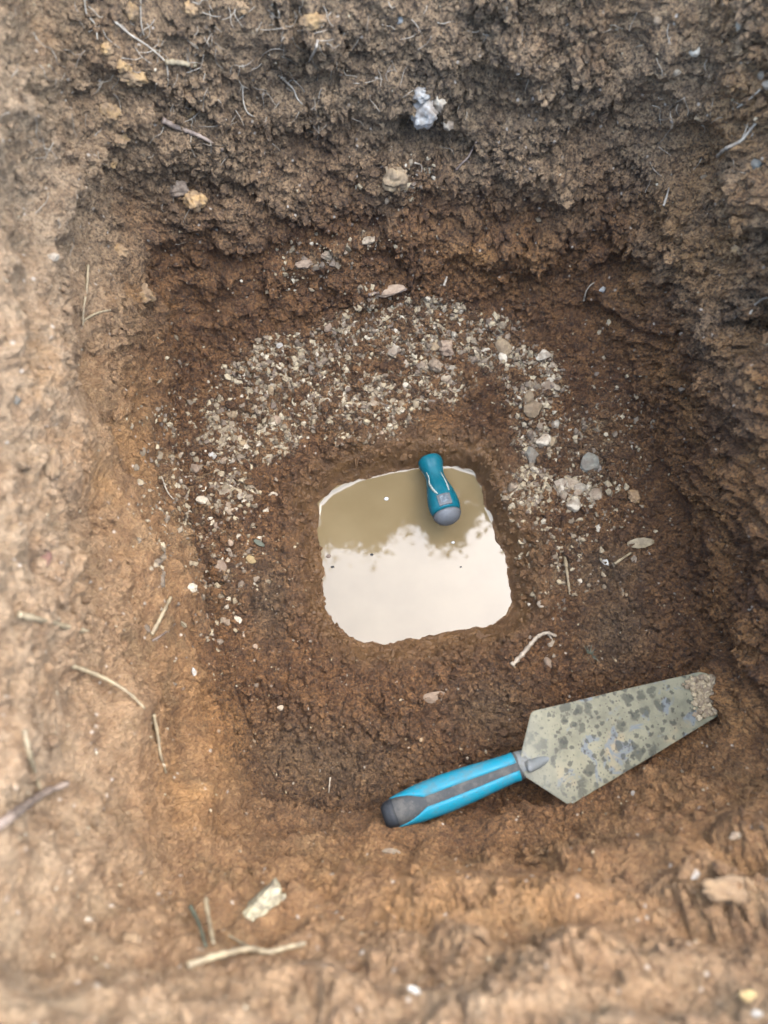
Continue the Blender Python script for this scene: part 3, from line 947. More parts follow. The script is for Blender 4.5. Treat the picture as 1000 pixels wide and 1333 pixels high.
def smooth_path(pts, sub=6):
    pts = [np.array(p, float) for p in pts]
    out = []
    for i in range(len(pts) - 1):
        p0_, p1_, p2_, p3_ = pts[max(i - 1, 0)], pts[i], pts[i + 1], pts[min(i + 2, len(pts) - 1)]
        for s in range(sub):
            t = s / sub
            out.append(0.5 * (2 * p1_ + (p2_ - p0_) * t + (2 * p0_ - 5 * p1_ + 4 * p2_ - p3_) * t * t + (3 * p1_ - p0_ - 3 * p2_ + p3_) * t ** 3))
    out.append(pts[-1])
    return out

def root_path(path, lift, sub=6):
    pts = []
    for i, (x, y) in enumerate(path):
        p, n, d, j = hit(x, y)
        to_cam = np.array([0, 0, CAM_H]) - p
        to_cam /= np.linalg.norm(to_cam)
        pts.append((p, to_cam, d))
    # a stem bridges dips in the ground: smooth its depth along the run
    ds = np.array([q[2] for q in pts])
    if len(ds) > 2:
        lin_ = np.linspace(ds[0], ds[-1], len(ds))
        ds = np.minimum(ds, 0.5 * ds + 0.5 * lin_)
    out = []
    for (x, y), d, (p, tcv, _) in zip(path, ds, pts):
        q = ray(x, y) * d + np.array([0, 0, CAM_H])
        out.append(q + tcv * lift)
    return smooth_path(out, sub), ds.mean()

def stem(name, path, wpx, material, label, cat, branches=(), taper=0.4, group=None):
    pts, d = root_path(path, wpx * 0.8 * 0.0006)
    r0 = wpx * 0.88 * d / FPX / 2
    n = len(pts)
    rad = [r0 * (1 - taper * i / (n - 1)) * (1 + 0.18 * math.sin(i * 2.1 + n)) for i in range(n)]
    V, F = tube_data(pts, rad, 7, 0.25, n)
    me = bpy.data.meshes.new(name)
    me.from_pydata([v[:] for v in V], [], F)
    me.materials.append(material)
    me.polygons.foreach_set('use_smooth', np.ones(len(F), bool))
    o = link(name, me)
    tag(o, label, cat, group)
    for bp in branches:
        pts, d = root_path(bp, wpx * 0.3 * 0.0006)
        n = len(pts)
        rad = [r0 * 0.6 * (1 - 0.6 * i / (n - 1)) for i in range(n)]
        V, F = tube_data(pts, rad, 6, 0.2, n)
        mb = bpy.data.meshes.new('branch')
        mb.from_pydata([v[:] for v in V], [], F)
        mb.materials.append(material)
        mb.polygons.foreach_set('use_smooth', np.ones(len(F), bool))
        link('branch', mb, o)
    return o

stem('root', [(212, 156), (228, 165), (248, 172), (266, 180), (290, 195)], 9, M['root_brown'], 'thick brown root crossing the far wall below the orange clods', 'root', taper=0.5)
stem('twig', [(216, 81), (230, 81), (242, 83), (254, 85)], 8, M['straw'], 'short straw coloured twig end sticking out of the far wall', 'twig', taper=0.1)
stem('root', [(150, 28), (170, 45), (190, 58), (205, 70), (216, 82), (219, 100)], 3.5, M['root'], 'thin pale root curving down to the twig end on the far wall', 'root')
stem('root', [(110, 0), (113, 18), (124, 32), (127, 52)], 3, M['root'], 'thin pale root hanging at the top left of the far wall', 'root')
stem('root', [(183, 0), (184, 30), (188, 48)], 2.6, M['root'], 'thin upright root left of the middle on the far wall top', 'root')
stem('root', [(366, 100), (374, 108), (382, 116), (387, 128), (394, 136)], 4, M['root'], 'short kinked pale root in the middle of the far wall', 'root', branches=[[(374, 108), (380, 104), (386, 106)]])
stem('root', [(316, 112), (317, 132), (322, 146), (331, 152)], 3, M['root'], 'bent pale root left of the short kinked root', 'root')
stem('root', [(414, 52), (410, 66), (402, 80)], 5, M['root'], 'stubby pale root near the top of the far wall', 'root')
stem('root', [(594, 221), (602, 212), (610, 204), (616, 192), (620, 185)], 4, M['root_brown'], 'reddish root right of the tan lump under the chalk hollow', 'root', branches=[[(606, 208), (612, 212)]])
stem('root', [(540, 212), (548, 215), (549, 222), (545, 230)], 3, M['root'], 'tiny curled root on the rounded tan lump', 'root')
stem('root', [(934, 204), (944, 194), (956, 188), (966, 182), (976, 170), (986, 158)], 6, M['root'], 'pale forked root hanging on the right wall', 'root', branches=[[(966, 182), (970, 172), (974, 160)], [(978, 178), (984, 168)]])
stem('root', [(960, 140), (972, 132), (984, 122), (990, 116)], 3.5, M['root'], 'short pale root above the forked root', 'root')
stem('root', [(976, 410), (982, 398), (992, 390), (1004, 386)], 5, M['root'], 'pale root looping beside the dark hole in the right wall', 'root')
stem('root', [(760, 392), (763, 380), (768, 372), (774, 368)], 3, M['root'], 'thin looped root at the foot of the right wall', 'root')
stem('twig', [(578, 372), (582, 360)], 5, M['root'], 'stub of pale root at the foot of the far wall', 'root')
stem('root', [(480, 384), (492, 381), (506, 383), (520, 380), (530, 376)], 5, M['root_brown'], 'root under the long pinkish stone at the wall foot', 'root')
stem('root', [(864, 268), (868, 256), (871, 244)], 4, M['root'], 'faint root end on the right wall', 'root')
stem('straw', [(115, 345), (113, 375), (109, 402), (108, 424)], 4, M['straw'], 'upright straw on the left wall near the far corner', 'straw')
stem('straw', [(108, 418), (125, 408), (150, 402)], 4, M['straw'], 'straw lying across the foot of the upright straw', 'straw')
stem('straw', [(197, 826), (206, 810), (214, 794), (222, 778)], 7, M['straw'], 'stiff yellow straw leaning on the left wall foot', 'straw', taper=0.2)
stem('twig', [(198, 834), (212, 826), (228, 812)], 4, M['root_brown'], 'thin brown twig beside the stiff yellow straw', 'twig')
stem('twig', [(24, 800), (50, 806), (80, 814), (114, 822)], 10, M['straw'], 'thick pale twig lying on the left wall', 'twig', taper=0.3)
stem('root', [(92, 866), (120, 876), (146, 888), (170, 904), (188, 922)], 7, M['straw'], 'long pale root running down the left wall', 'root')
stem('straw', [(200, 930), (206, 960), (209, 982), (216, 1006)], 6, M['straw'], 'yellow straw below the long pale root', 'straw')
stem('straw', [(32, 950), (38, 980), (46, 1006), (53, 1032)], 8, M['straw'], 'blurred yellow green stalk on the near left wall', 'straw')
stem('twig', [(-14, 1082), (10, 1066), (34, 1048), (58, 1032), (88, 1020)], 17, M['root_brown'], 'thick blurred pinkish twig at the left picture edge', 'twig', taper=0.45)
stem('twig', [(244, 1258), (270, 1248), (300, 1240), (326, 1235), (350, 1239), (375, 1233), (398, 1228)], 11, M['straw'], 'long crooked tan twig on the near left bank', 'twig', branches=[[(326, 1235), (312, 1226), (298, 1218)]])
stem('straw', [(268, 1170), (272, 1196), (278, 1228)], 8, M['straw'], 'yellow stalk standing by the pale wood chip', 'straw')
stem('straw', [(248, 1180), (258, 1200), (268, 1232)], 7, M['green'], 'greenish stalk left of the yellow stalk', 'straw')
stem('root', [(666, 866), (678, 854), (690, 840), (700, 829), (712, 824), (724, 828)], 8, M['root'], 'curled cream root on the floor below the puddle corner', 'root', branches=[[(712, 824), (718, 832), (714, 840)]])
stem('twig', [(735, 722), (738, 742), (740, 758), (742, 774)], 6, M['straw'], 'upright tan twig in the gully right of the puddle', 'twig')
stem('twig', [(800, 734), (812, 726), (824, 718)], 5, M['straw'], 'small reddish twig pointing at the dry leaf', 'twig')
stem('root', [(210, 620), (218, 640), (226, 650)], 3, M['root'], 'thin root left of the pale hollowed pebble', 'root')
stem('root', [(430, 1012), (428, 1032)], 3, M['root'], 'tiny root on the dark crumbly floor', 'root')
stem('straw', [(440, 802), (448, 808), (462, 802)], 2.2, M['root_brown'], 'fine stalk floating at the left corner of the puddle', 'straw')

# hair roots: beyond counting
def hair_roots():
    V, F = [], []
    for i in range(230):
        if i < 170: x, y = rnd.gauss(330, 170), abs(rnd.gauss(60, 80))
        elif i < 200: x, y = rnd.gauss(90, 60), rnd.gauss(150, 90)
        else: x, y = rnd.gauss(900, 60), rnd.gauss(120, 90)
        if not (4 < x < 996 and 2 < y < 330): continue
        a = rnd.gauss(1.3, 0.7)
        L = rnd.uniform(10, 34)
        path = [(x, y)]
        for s in range(3):
            a += rnd.gauss(0, 0.4)
            path.append((path[-1][0] + math.cos(a) * L / 3, path[-1][1] + math.sin(a) * L / 3))
        pts, d = root_path(path, rnd.uniform(0.0005, 0.003), 3)
        v, f = tube_data(pts, [0.00035 * (1 - 0.05 * q) for q in range(len(pts))], 4)
        b0 = len(V)
        V += [q[:] for q in v]; F += [tuple(b0 + q for q in ff) for ff in f]
    me = bpy.data.meshes.new('fine_roots')
    me.from_pydata(V, [], F)
    me.materials.append(M['root'])
    return tag(link('fine_roots', me), 'hair thin pale roots hanging from the far wall', kind='stuff')
hair_roots()

# pale splintered wood chip
def wood_chip():
    p, n, d, j = hit(336, 1178)
    a, _, _, _ = hit(300, 1205); b_, _, _, _ = hit(384, 1148)
    L = 118 * d / FPX
    V, F = rock_mesh(41, 0.4, 8, True)
    V = V * np.array([L / 2, L / 5.0, L / 6])
    V[:, 1] *= 0.75 + 0.35 * (V[:, 0] / (L / 2))
    V[:, 2] += 0.0016 * np.sin(V[:, 1] * 2200)
    o = link('wood_chip', mesh_np('wood_chip', V, F, M['wood']))
    z = (Vector(n) * 0.5 + (Vector((0, 0, CAM_H)) - Vector(p)).normalized()).normalized()
    xr = Vector((84, 57 * ct, 57 * st)).normalized()
    x = (xr - z * xr.dot(z)).normalized()
    o.matrix_world = Matrix.Translation(Vector(p) + z * L * 0.06) @ Matrix((x, z.cross(x), z)).transposed().to_4x4()
    tag(o, 'pale yellowish splinter of wood lying on the near left bank', 'wood chip')
wood_chip()
place('stone_chip', 258, 1238, 22, 10, 0, 'pale', 'pale chip at the foot of the greenish stalk', 'stone')

# leaf scraps and a grass tuft
def leaf_scrap(px, py, Lpx, turn, material, label):
    p, n, d, j = hit(px, py)
    L = Lpx * d / FPX
    V, F = [], []
    for i in range(9):
        t = i / 8
        w = 0.20 * L * math.sin(math.pi * (0.08 + 0.88 * t)) ** 0.8
        for s in (-1, 0, 1):
            V.append(((t - 0.5) * L, s * w * (1 + 0.1 * math.sin(i * 3)), 0.10 * L * (abs(s) * 0.8 + math.sin(t * 3.4) * 0.5)))
    for i in range(8):
        for s in (0, 1):
            F.append((i * 3 + s, (i + 1) * 3 + s, (i + 1) * 3 + s + 1, i * 3 + s + 1))
    me = bpy.data.meshes.new('leaf')
    me.from_pydata(V, [], F)
    me.materials.append(material)
    me.polygons.foreach_set('use_smooth', np.ones(len(F), bool))
    o = link('leaf', me)
    sm = o.modifiers.new('thickness', 'SOLIDIFY'); sm.thickness = 0.0004
    z = (Vector(n) * 0.5 + (Vector((0, 0, CAM_H)) - Vector(p)).normalized()).normalized()
    xr = Vector((math.cos(turn), math.sin(turn) * ct, math.sin(turn) * st))
    x = (xr - z * xr.dot(z)).normalized()
    o.matrix_world = Matrix.Translation(Vector(p) + z * 0.006) @ Matrix((x, z.cross(x), z)).transposed().to_4x4()
    tag(o, label, 'leaf')
leaf_scrap(832, 706, 34, 0.1, M['straw'], 'dry tan leaf scrap on the floor near the right wall')
leaf_scrap(336, 706, 16, -0.5, M['green'], 'dark green leaf scrap above the yellow pebble')

def tuft(px, py, label):
    p, n, d, j = hit(px, py)
    V, F = [], []
    for i in range(16):
        a, l = rnd.uniform(0, 6.28), rnd.uniform(0.005, 0.011)
        lean = rnd.uniform(0.3, 1.0)
        dx, dy = math.cos(a), math.sin(a)
        b0 = len(V)
        for s in range(5):
            t = s / 4
            c = Vector(p) + Vector((dx * lean * t * l * (0.4 + t), dy * lean * t * l * (0.4 + t), l * t * (1 - 0.4 * t * lean)))
            w = 0.0009 * (1 - t) + 0.0001
            V += [(c + Vector((-dy * w, dx * w, 0)))[:], (c + Vector((dy * w, -dx * w, 0)))[:]]
        for s in range(4):
            F.append((b0 + 2 * s, b0 + 2 * s + 1, b0 + 2 * s + 3, b0 + 2 * s + 2))
    me = bpy.data.meshes.new('grass_tuft')
    me.from_pydata(V, [], F)
    me.materials.append(M['green'])
    tag(link('grass_tuft', me), label, 'grass tuft')
tuft(766, 852, 'small dark green grass tuft above the trowel blade')

# ------------------------------------------------------------------ the trowel lying by the near bank
def blade_material():
    m, nt, b = mat('dirty_blade')
    tcn = nt.nodes.new('ShaderNodeTexCoord')
    pos = tcn.outputs['Object']
    base = mixc(nt, ramp(nt, tex_noise(nt, pos, 40, 6, 0.65), 0.3, 0.7), (0.0612, 0.05415, 0.03196), (0.1071, 0.09387, 0.05558))
    base = mixc(nt, ramp(nt, tex_noise(nt, pos, 26, 4, 0.6), 0.58, 0.72, 0, 0.6), base, (0.1607, 0.1155, 0.05905))
    base = mixc(nt, ramp(nt, tex_noise(nt, pos, 48, 3, 0.6, 1.0), 0.57, 0.64), base, (0.070, 0.070, 0.062))
    sxyz = nt.nodes.new('ShaderNodeSeparateXYZ')
    nt.links.new(pos, sxyz.inputs[0])
    def spots(scale, lo, hi, thr, amount, c, col):
        v = nd(nt, 'ShaderNodeTexVoronoi', Scale=scale, Randomness=1.0)
        wv = nt.nodes.new('ShaderNodeVectorMath'); wv.operation = 'ADD'
        nz = nd(nt, 'ShaderNodeTexNoise', Scale=scale * 1.6, Detail=3)
        nt.links.new(pos, nz.inputs['Vector'])
        sc = nt.nodes.new('ShaderNodeVectorMath'); sc.operation = 'SCALE'; sc.inputs['Scale'].default_value = 0.95 / scale
        nt.links.new(nz.outputs['Color'], sc.inputs[0])
        nt.links.new(pos, wv.inputs[0]); nt.links.new(sc.outputs[0], wv.inputs[1])
        nt.links.new(wv.outputs[0], v.inputs['Vector'])
        sp = nt.nodes.new('ShaderNodeSeparateColor')
        nt.links.new(v.outputs['Color'], sp.inputs[0])
        # drops are thicker on the ground towards the heel
        near = ramp(nt, sxyz.outputs[0], 0.0, 0.16, -0.34, 0.06)
        on = ramp(nt, math_n(nt, 'SUBTRACT', sp.outputs[0], near), thr, thr + 0.05)
        f = math_n(nt, 'MULTIPLY', math_n(nt, 'MULTIPLY', on, ramp(nt, v.outputs['Distance'], lo, hi, 1, 0)), amount)
        return mixc(nt, f, c, col)
    base = spots(85, 0.30, 0.50, 0.60, 0.72, base, (0.017, 0.0165, 0.010))
    base = spots(170, 0.26, 0.44, 0.58, 0.75, base, (0.016, 0.015, 0.009))
    base = spots(380, 0.2, 0.36, 0.74, 0.7, base, (0.022, 0.016, 0.009))
    ed = ramp(nt, sxyz.outputs[0], 0.02, -0.02)
    base = mixc(nt, math_n(nt, 'MULTIPLY', ed, 0.5), base, (0.10, 0.092, 0.066))
    st_ = nt.nodes.new('ShaderNodeMapping')
    st_.inputs['Scale'].default_value = (14, 420, 60)
    st_.inputs['Rotation'].default_value = (0, 0, 0.25)
    nt.links.new(pos, st_.inputs['Vector'])
    sc_n = tex_noise(nt, st_.outputs[0], 1.0, 4, 0.7)
    base = mixc(nt, ramp(nt, sc_n, 0.62, 0.74, 0, 0.3), base, (0.10, 0.10, 0.09))
    base = mixc(nt, ramp(nt, sc_n, 0.36, 0.26, 0, 0.45), base, (0.05, 0.043, 0.028))
    nt.links.new(base, b.inputs['Base Color'])
    b.inputs['Roughness'].default_value = 0.7
    b.inputs['Specular IOR Level'].default_value = 0.25
    b.inputs['Metallic'].default_value = 0.0
    nt.links.new(bump(nt, tex_noise(nt, pos, 260, 4, 0.7), 0.5, 0.0012), b.inputs['Normal'])
    return m

def plastic(name, col, dirtcol, dirt=0.4, rough=0.45, scale=60):
    m, nt, b = mat(name)
    tcn = nt.nodes.new('ShaderNodeTexCoord')
    pos = tcn.outputs['Object']
    n1 = tex_noise(nt, pos, scale, 6, 0.7)
    n2 = tex_noise(nt, pos, scale * 6, 4, 0.65)
    c = mixc(nt, ramp(nt, n1, 0.45, 0.70, 0, dirt), col, dirtcol)
    c = mixc(nt, ramp(nt, n2, 0.58, 0.72, 0, dirt), c, dirtcol)
    nt.links.new(c, b.inputs['Base Color'])
    nt.links.new(ramp(nt, n1, 0.4, 0.7, rough, 0.85), b.inputs['Roughness'])
    b.inputs['Specular IOR Level'].default_value = 0.22
    nt.links.new(bump(nt, n2, 0.3, 0.0006), b.inputs['Normal'])
    return m

M['blade'] = blade_material()
M['cyan'] = plastic('cyan_grip', (0.002, 0.088, 0.118), (0.06, 0.058, 0.045), 0.5, 0.5)
M['grip_grey'] = plastic('grey_grip', (0.01776, 0.01776, 0.01598), (0.05828, 0.05106, 0.04103), 0.75, 0.7)
M['grip_dark'] = plastic('dark_grip', (0.00777, 0.008325, 0.009058), (0.02775, 0.02498, 0.01918), 0.5, 0.6)
M['tang'] = plastic('dull_steel', (0.074, 0.074, 0.0666), (0.0629, 0.05328, 0.03552), 0.7, 0.55, 90)
M['teal'] = plastic('teal_grip', (0.001554, 0.04717, 0.05828), (0.01036, 0.07215, 0.0777), 0.2, 0.3)
M['teal_cap'] = plastic('grey_cap', (0.05506, 0.05506, 0.05414), (0.0367, 0.03212, 0.02523), 0.4, 0.5)
M['badge_mark'] = plastic('badge_mark', (0.045, 0.05, 0.052), (0.12, 0.13, 0.13), 0.9, 0.6, 400)
M['mortar'] = plastic('pale_smear', (0.1554, 0.1628, 0.1369), (0.0888, 0.0962, 0.0814), 0.4, 0.8, 150)

def ring_mesh(rows_, closed_ends=True):
    """rows_ = list of rings (lists of points); returns V, F"""
    n = len(rows_[0])
    V = [tuple(p) for r in rows_ for p in r]
    F = []
    for i in range(len(rows_) - 1):
        for s in range(n):
            s2 = (s + 1) % n
            F.append((i * n + s, i * n + s2, (i + 1) * n + s2, (i + 1) * n + s))
    if closed_ends:
        F.append(tuple(range(n))[::-1]); F.append(tuple((len(rows_) - 1) * n + s for s in range(n)))
    return V, F

def pyobj(name, V, F, material, parent=None, smooth=True):
    me = bpy.data.meshes.new(name)
    me.from_pydata(V, [], F)
    me.update()
    bm_ = bmesh.new(); bm_.from_mesh(me); bmesh.ops.recalc_face_normals(bm_, faces=bm_.faces); bm_.to_mesh(me); bm_.free()
    me.materials.append(material)
    me.polygons.foreach_set('use_smooth', np.full(len(me.polygons), smooth, bool))
    return link(name, me, parent)

def ground_top(pa_, pb_, n=12):
    return [hit(pa_[0] + (pb_[0] - pa_[0]) * i / n, pa_[1] + (pb_[1] - pa_[1]) * i / n)[0][2] for i in range(n + 1)]

def trowel():
    zh = max(ground_top((700, 945), (742, 1045))) + 0.003
    zt = max(ground_top((900, 885), (930, 930))) + 0.003
    A, B = at(690, 927, zh), at(742, 1048, zh)
    T = at(939, 896, zt)
    heel = (A + B) / 2
    X = Vector(T - heel); L = X.length; X.normalize()
    Yv = Vector(A - B).normalized()
    Z = X.cross(Yv).normalized(); Yv = Z.cross(X).normalized()
    if Z.z < 0: Z = -Z; Yv = Z.cross(X).normalized()
    Wd = np.linalg.norm(A - B)
    root = empty('trowel', heel, 'blue handled gauging trowel lying by the near bank, blade dirty and tip caked', 'trowel')
    root.rotation_mode = 'QUATERNION'
    root.rotation_quaternion = Matrix((X, Yv, Z)).transposed().to_quaternion()
    # blade outline in its own plane, heel at x = 0
    hw, tw = Wd / 2, Wd * 0.235
    tl = L
    out = []
    heel_out = 0.026
    out.append((-heel_out, 0.006)); out.append((-0.0015, hw * 0.955)); out.append((0.0005, hw * 0.99)); out.append((0.004, hw * 0.99))
    xs_ = L - tw * 1.25
    out.append((L * 0.5, hw + (tw - hw) * 0.5)); out.append((xs_, tw * 1.12))
    for i in range(1, 12):
        a = math.pi / 2 - math.pi * i / 12
        out.append((xs_ + tw * 1.22 * math.cos(a) ** 0.8 if math.cos(a) > 0 else xs_, tw * 1.12 * math.sin(a)))
    out.append((xs_, -tw * 1.12)); out.append((L * 0.5, -(hw + (tw - hw) * 0.5)))
    out.append((0.004, -hw * 0.99)); out.append((0.0005, -hw * 0.99)); out.append((-0.0015, -hw * 0.955)); out.append((-heel_out, -0.006))
    bm = bmesh.new()
    vs_ = [bm.verts.new((x, y, 0)) for x, y in out]
    f = bm.faces.new(vs_)
    r = bmesh.ops.extrude_face_region(bm, geom=[f])
    for v in [g for g in r['geom'] if isinstance(g, bmesh.types.BMVert)]: v.co.z += 0.0022
    bmesh.ops.recalc_face_normals(bm, faces=bm.faces)
    bmesh.ops.bevel(bm, geom=[e for e in bm.edges], offset=0.0007, segments=2, affect='EDGES')
    me = bpy.data.meshes.new('blade'); bm.to_mesh(me); bm.free()
    me.materials.append(M['blade'])
    link('blade', me, root)
    # earth caked on the tip: many crumbs, and a lump
    g = np.random.default_rng(3)
    BV, BF = ICO_V, ICO_F
    n = 420
    u = g.random(n) ** 0.8
    px_ = L - 0.026 * u - 0.0035 + 0.003 * g.normal(size=n) * u
    py_ = (g.random(n) * 2 - 1) * tw * 0.92 * np.sqrt(np.clip(1 - ((px_ - xs_).clip(0) / (tw * 1.25)) ** 2, 0.05, 1))
    c = np.column_stack([px_, py_, 0.0028 + 0.0018 * g.random(n)])
    rr = 0.0011 + 0.0022 * g.random(n) ** 2
    Vt = np.einsum('nij,vj->nvi', rand_rot(n), BV) * (1 + g.normal(0, 0.16, (n, len(BV), 1))) * rr[:, None, None] + c[:, None]
    tv = np.repeat(0.28 + 0.55 * g.random(n) ** 1.2, len(BV))
    caked = link('caked_earth', mesh_np('caked_earth', Vt.reshape(-1, 3), (BF[None] + (np.arange(n) * len(BV))[:, None, None]).reshape(-1, 3), M['grains'], False, {'tint': tv}), root)
    caked['kind'] = 'stuff'
    # handle
    inv = Matrix((X, Yv, Z))
    def loc(p): return inv @ (Vector(p) - Vector(heel))
    rad = 0.0128
    zb = max(ground_top((505, 1060), (600, 1026))) + rad * 0.95
    zfh = max(ground_top((600, 1026), (676, 998))) + rad * 1.05
    zfh = max(zfh, zb + 0.002)
    Bu, Fr = loc(at(500, 1063, zb)), loc(at(676, 996, zfh))
    ax = (Fr - Bu); HL = ax.length; ax.normalize()
    hz_ = inv @ (Vector((0, 0, CAM_H)) - Vector(at(590, 1030, zb))).normalized()
    hz_ = (hz_ - ax * hz_.dot(ax)).normalized(); hy = hz_.cross(ax)
    # stations along the handle: t, half width, half height
    prof = [(0.0, 0.58, 0.58), (0.015, 0.74, 0.74), (0.05, 0.84, 0.84), (0.12, 0.95, 0.94), (0.25, 1.08, 1.02), (0.45, 1.12, 1.05), (0.65, 1.04, 1.0), (0.82, 0.92, 0.92), (0.93, 0.86, 0.88), (0.985, 0.88, 0.88), (1.0, 0.78, 0.78)]
    def at_h(t, a, scale=1.0):
        for (t0, w0, h0), (t1, w1, h1) in zip(prof, prof[1:]):
            if t <= t1 + 1e-9: break
        s = (t - t0) / (t1 - t0)
        w, h = (w0 + (w1 - w0) * s) * rad, (h0 + (h1 - h0) * s) * rad
        ca, sa = math.cos(a), math.sin(a)
        e = 0.78
        return Bu + ax * (t * HL) + hy * (w * scale * math.copysign(abs(ca) ** e, ca)) + hz_ * (h * scale * math.copysign(abs(sa) ** e, sa))
    ts = [0, 0.008, 0.015, 0.03, 0.05, 0.085, 0.12, 0.18, 0.25, 0.35, 0.45, 0.55, 0.65, 0.74, 0.82, 0.88, 0.93, 0.96, 0.985, 0.995, 1.0]
    V, F = ring_mesh([[at_h(t, 2 * math.pi * s / 32) for s in range(32)] for t in ts])
    handle = pyobj('handle', V, F, M['grip_grey'], root)
    # two cyan inlays either side of the grey middle band, standing 0.6 mm proud
    def inlay(a0, a1, t0, t1, point, name='grip_inlay'):
        rows_ = []
        nt_ = 24
        for i in range(nt_ + 1):
            t = t0 + (t1 - t0) * i / nt_
            # the band between the inlays widens towards the butt, so each inlay runs to a point there
            s = (t - t0) / (t1 - t0)
            sh = point * (1 - min(1, s / 0.24)) ** 1.0
            b0 = a0 + (a1 - a0) * (0.62 * sh)
            top = [at_h(t, b0 + (a1 - b0) * j / 8, 1.05) for j in range(9)]
            bot = [at_h(t, a1 + (b0 - a1) * j / 8, 0.94) for j in range(9)]
            rows_.append(top + bot)
        V, F = ring_mesh(rows_)
        return pyobj(name, V, F, M['cyan'], handle)
    inlay(math.pi * 0.58, math.pi * 1.10, 0.075, 0.975, 1.0)
    inlay(math.pi * 0.455, -math.pi * 0.10, 0.075, 0.975, 1.0)
    # dark butt cap with a hanging slot
    V, F = ring_mesh([[at_h(max(t, 0), 2 * math.pi * s / 28, 1.03) - ax * (0.0006 if t == 0 else 0) for s in range(28)] for t in (0, 0.008, 0.015, 0.03, 0.05, 0.085)])
    cap = pyobj('butt_cap', V, F, M['grip_dark'], handle)
    # gooseneck tang from handle to blade heel
    heel_pt = Vector((-0.004, 0, 0.0002))
    p0_, p3_ = Fr - ax * 0.006, heel_pt
    pts = smooth_path([p0_, Fr + ax * 0.004, (Fr + ax * 0.010) * 0.6 + Vector((-0.022, 0, 0.004)) * 0.4, Vector((-0.021, 0, 0.0032)), Vector((-0.010, 0, 0.0002)), Vector((0.004, 0, -0.003))], 5)
    rads = np.interp(np.linspace(0, 1, len(pts)), [0, 0.2, 0.35, 0.6, 0.8, 1], [0.0075, 0.0075, 0.0052, 0.0048, 0.0046, 0.0035])
    V, F = tube_data(pts, list(rads), 14)
    pyobj('tang', [v[:] for v in V], F, M['tang'], root)
    V, F = tube_data([Fr - ax * 0.004, Fr + ax * 0.001, Fr + ax * 0.006, Fr + ax * 0.0075], [0.0112, 0.0112, 0.0108, 0.009], 20)
    pyobj('ferrule', [v[:] for v in V], F, M['tang'], root)
trowel()

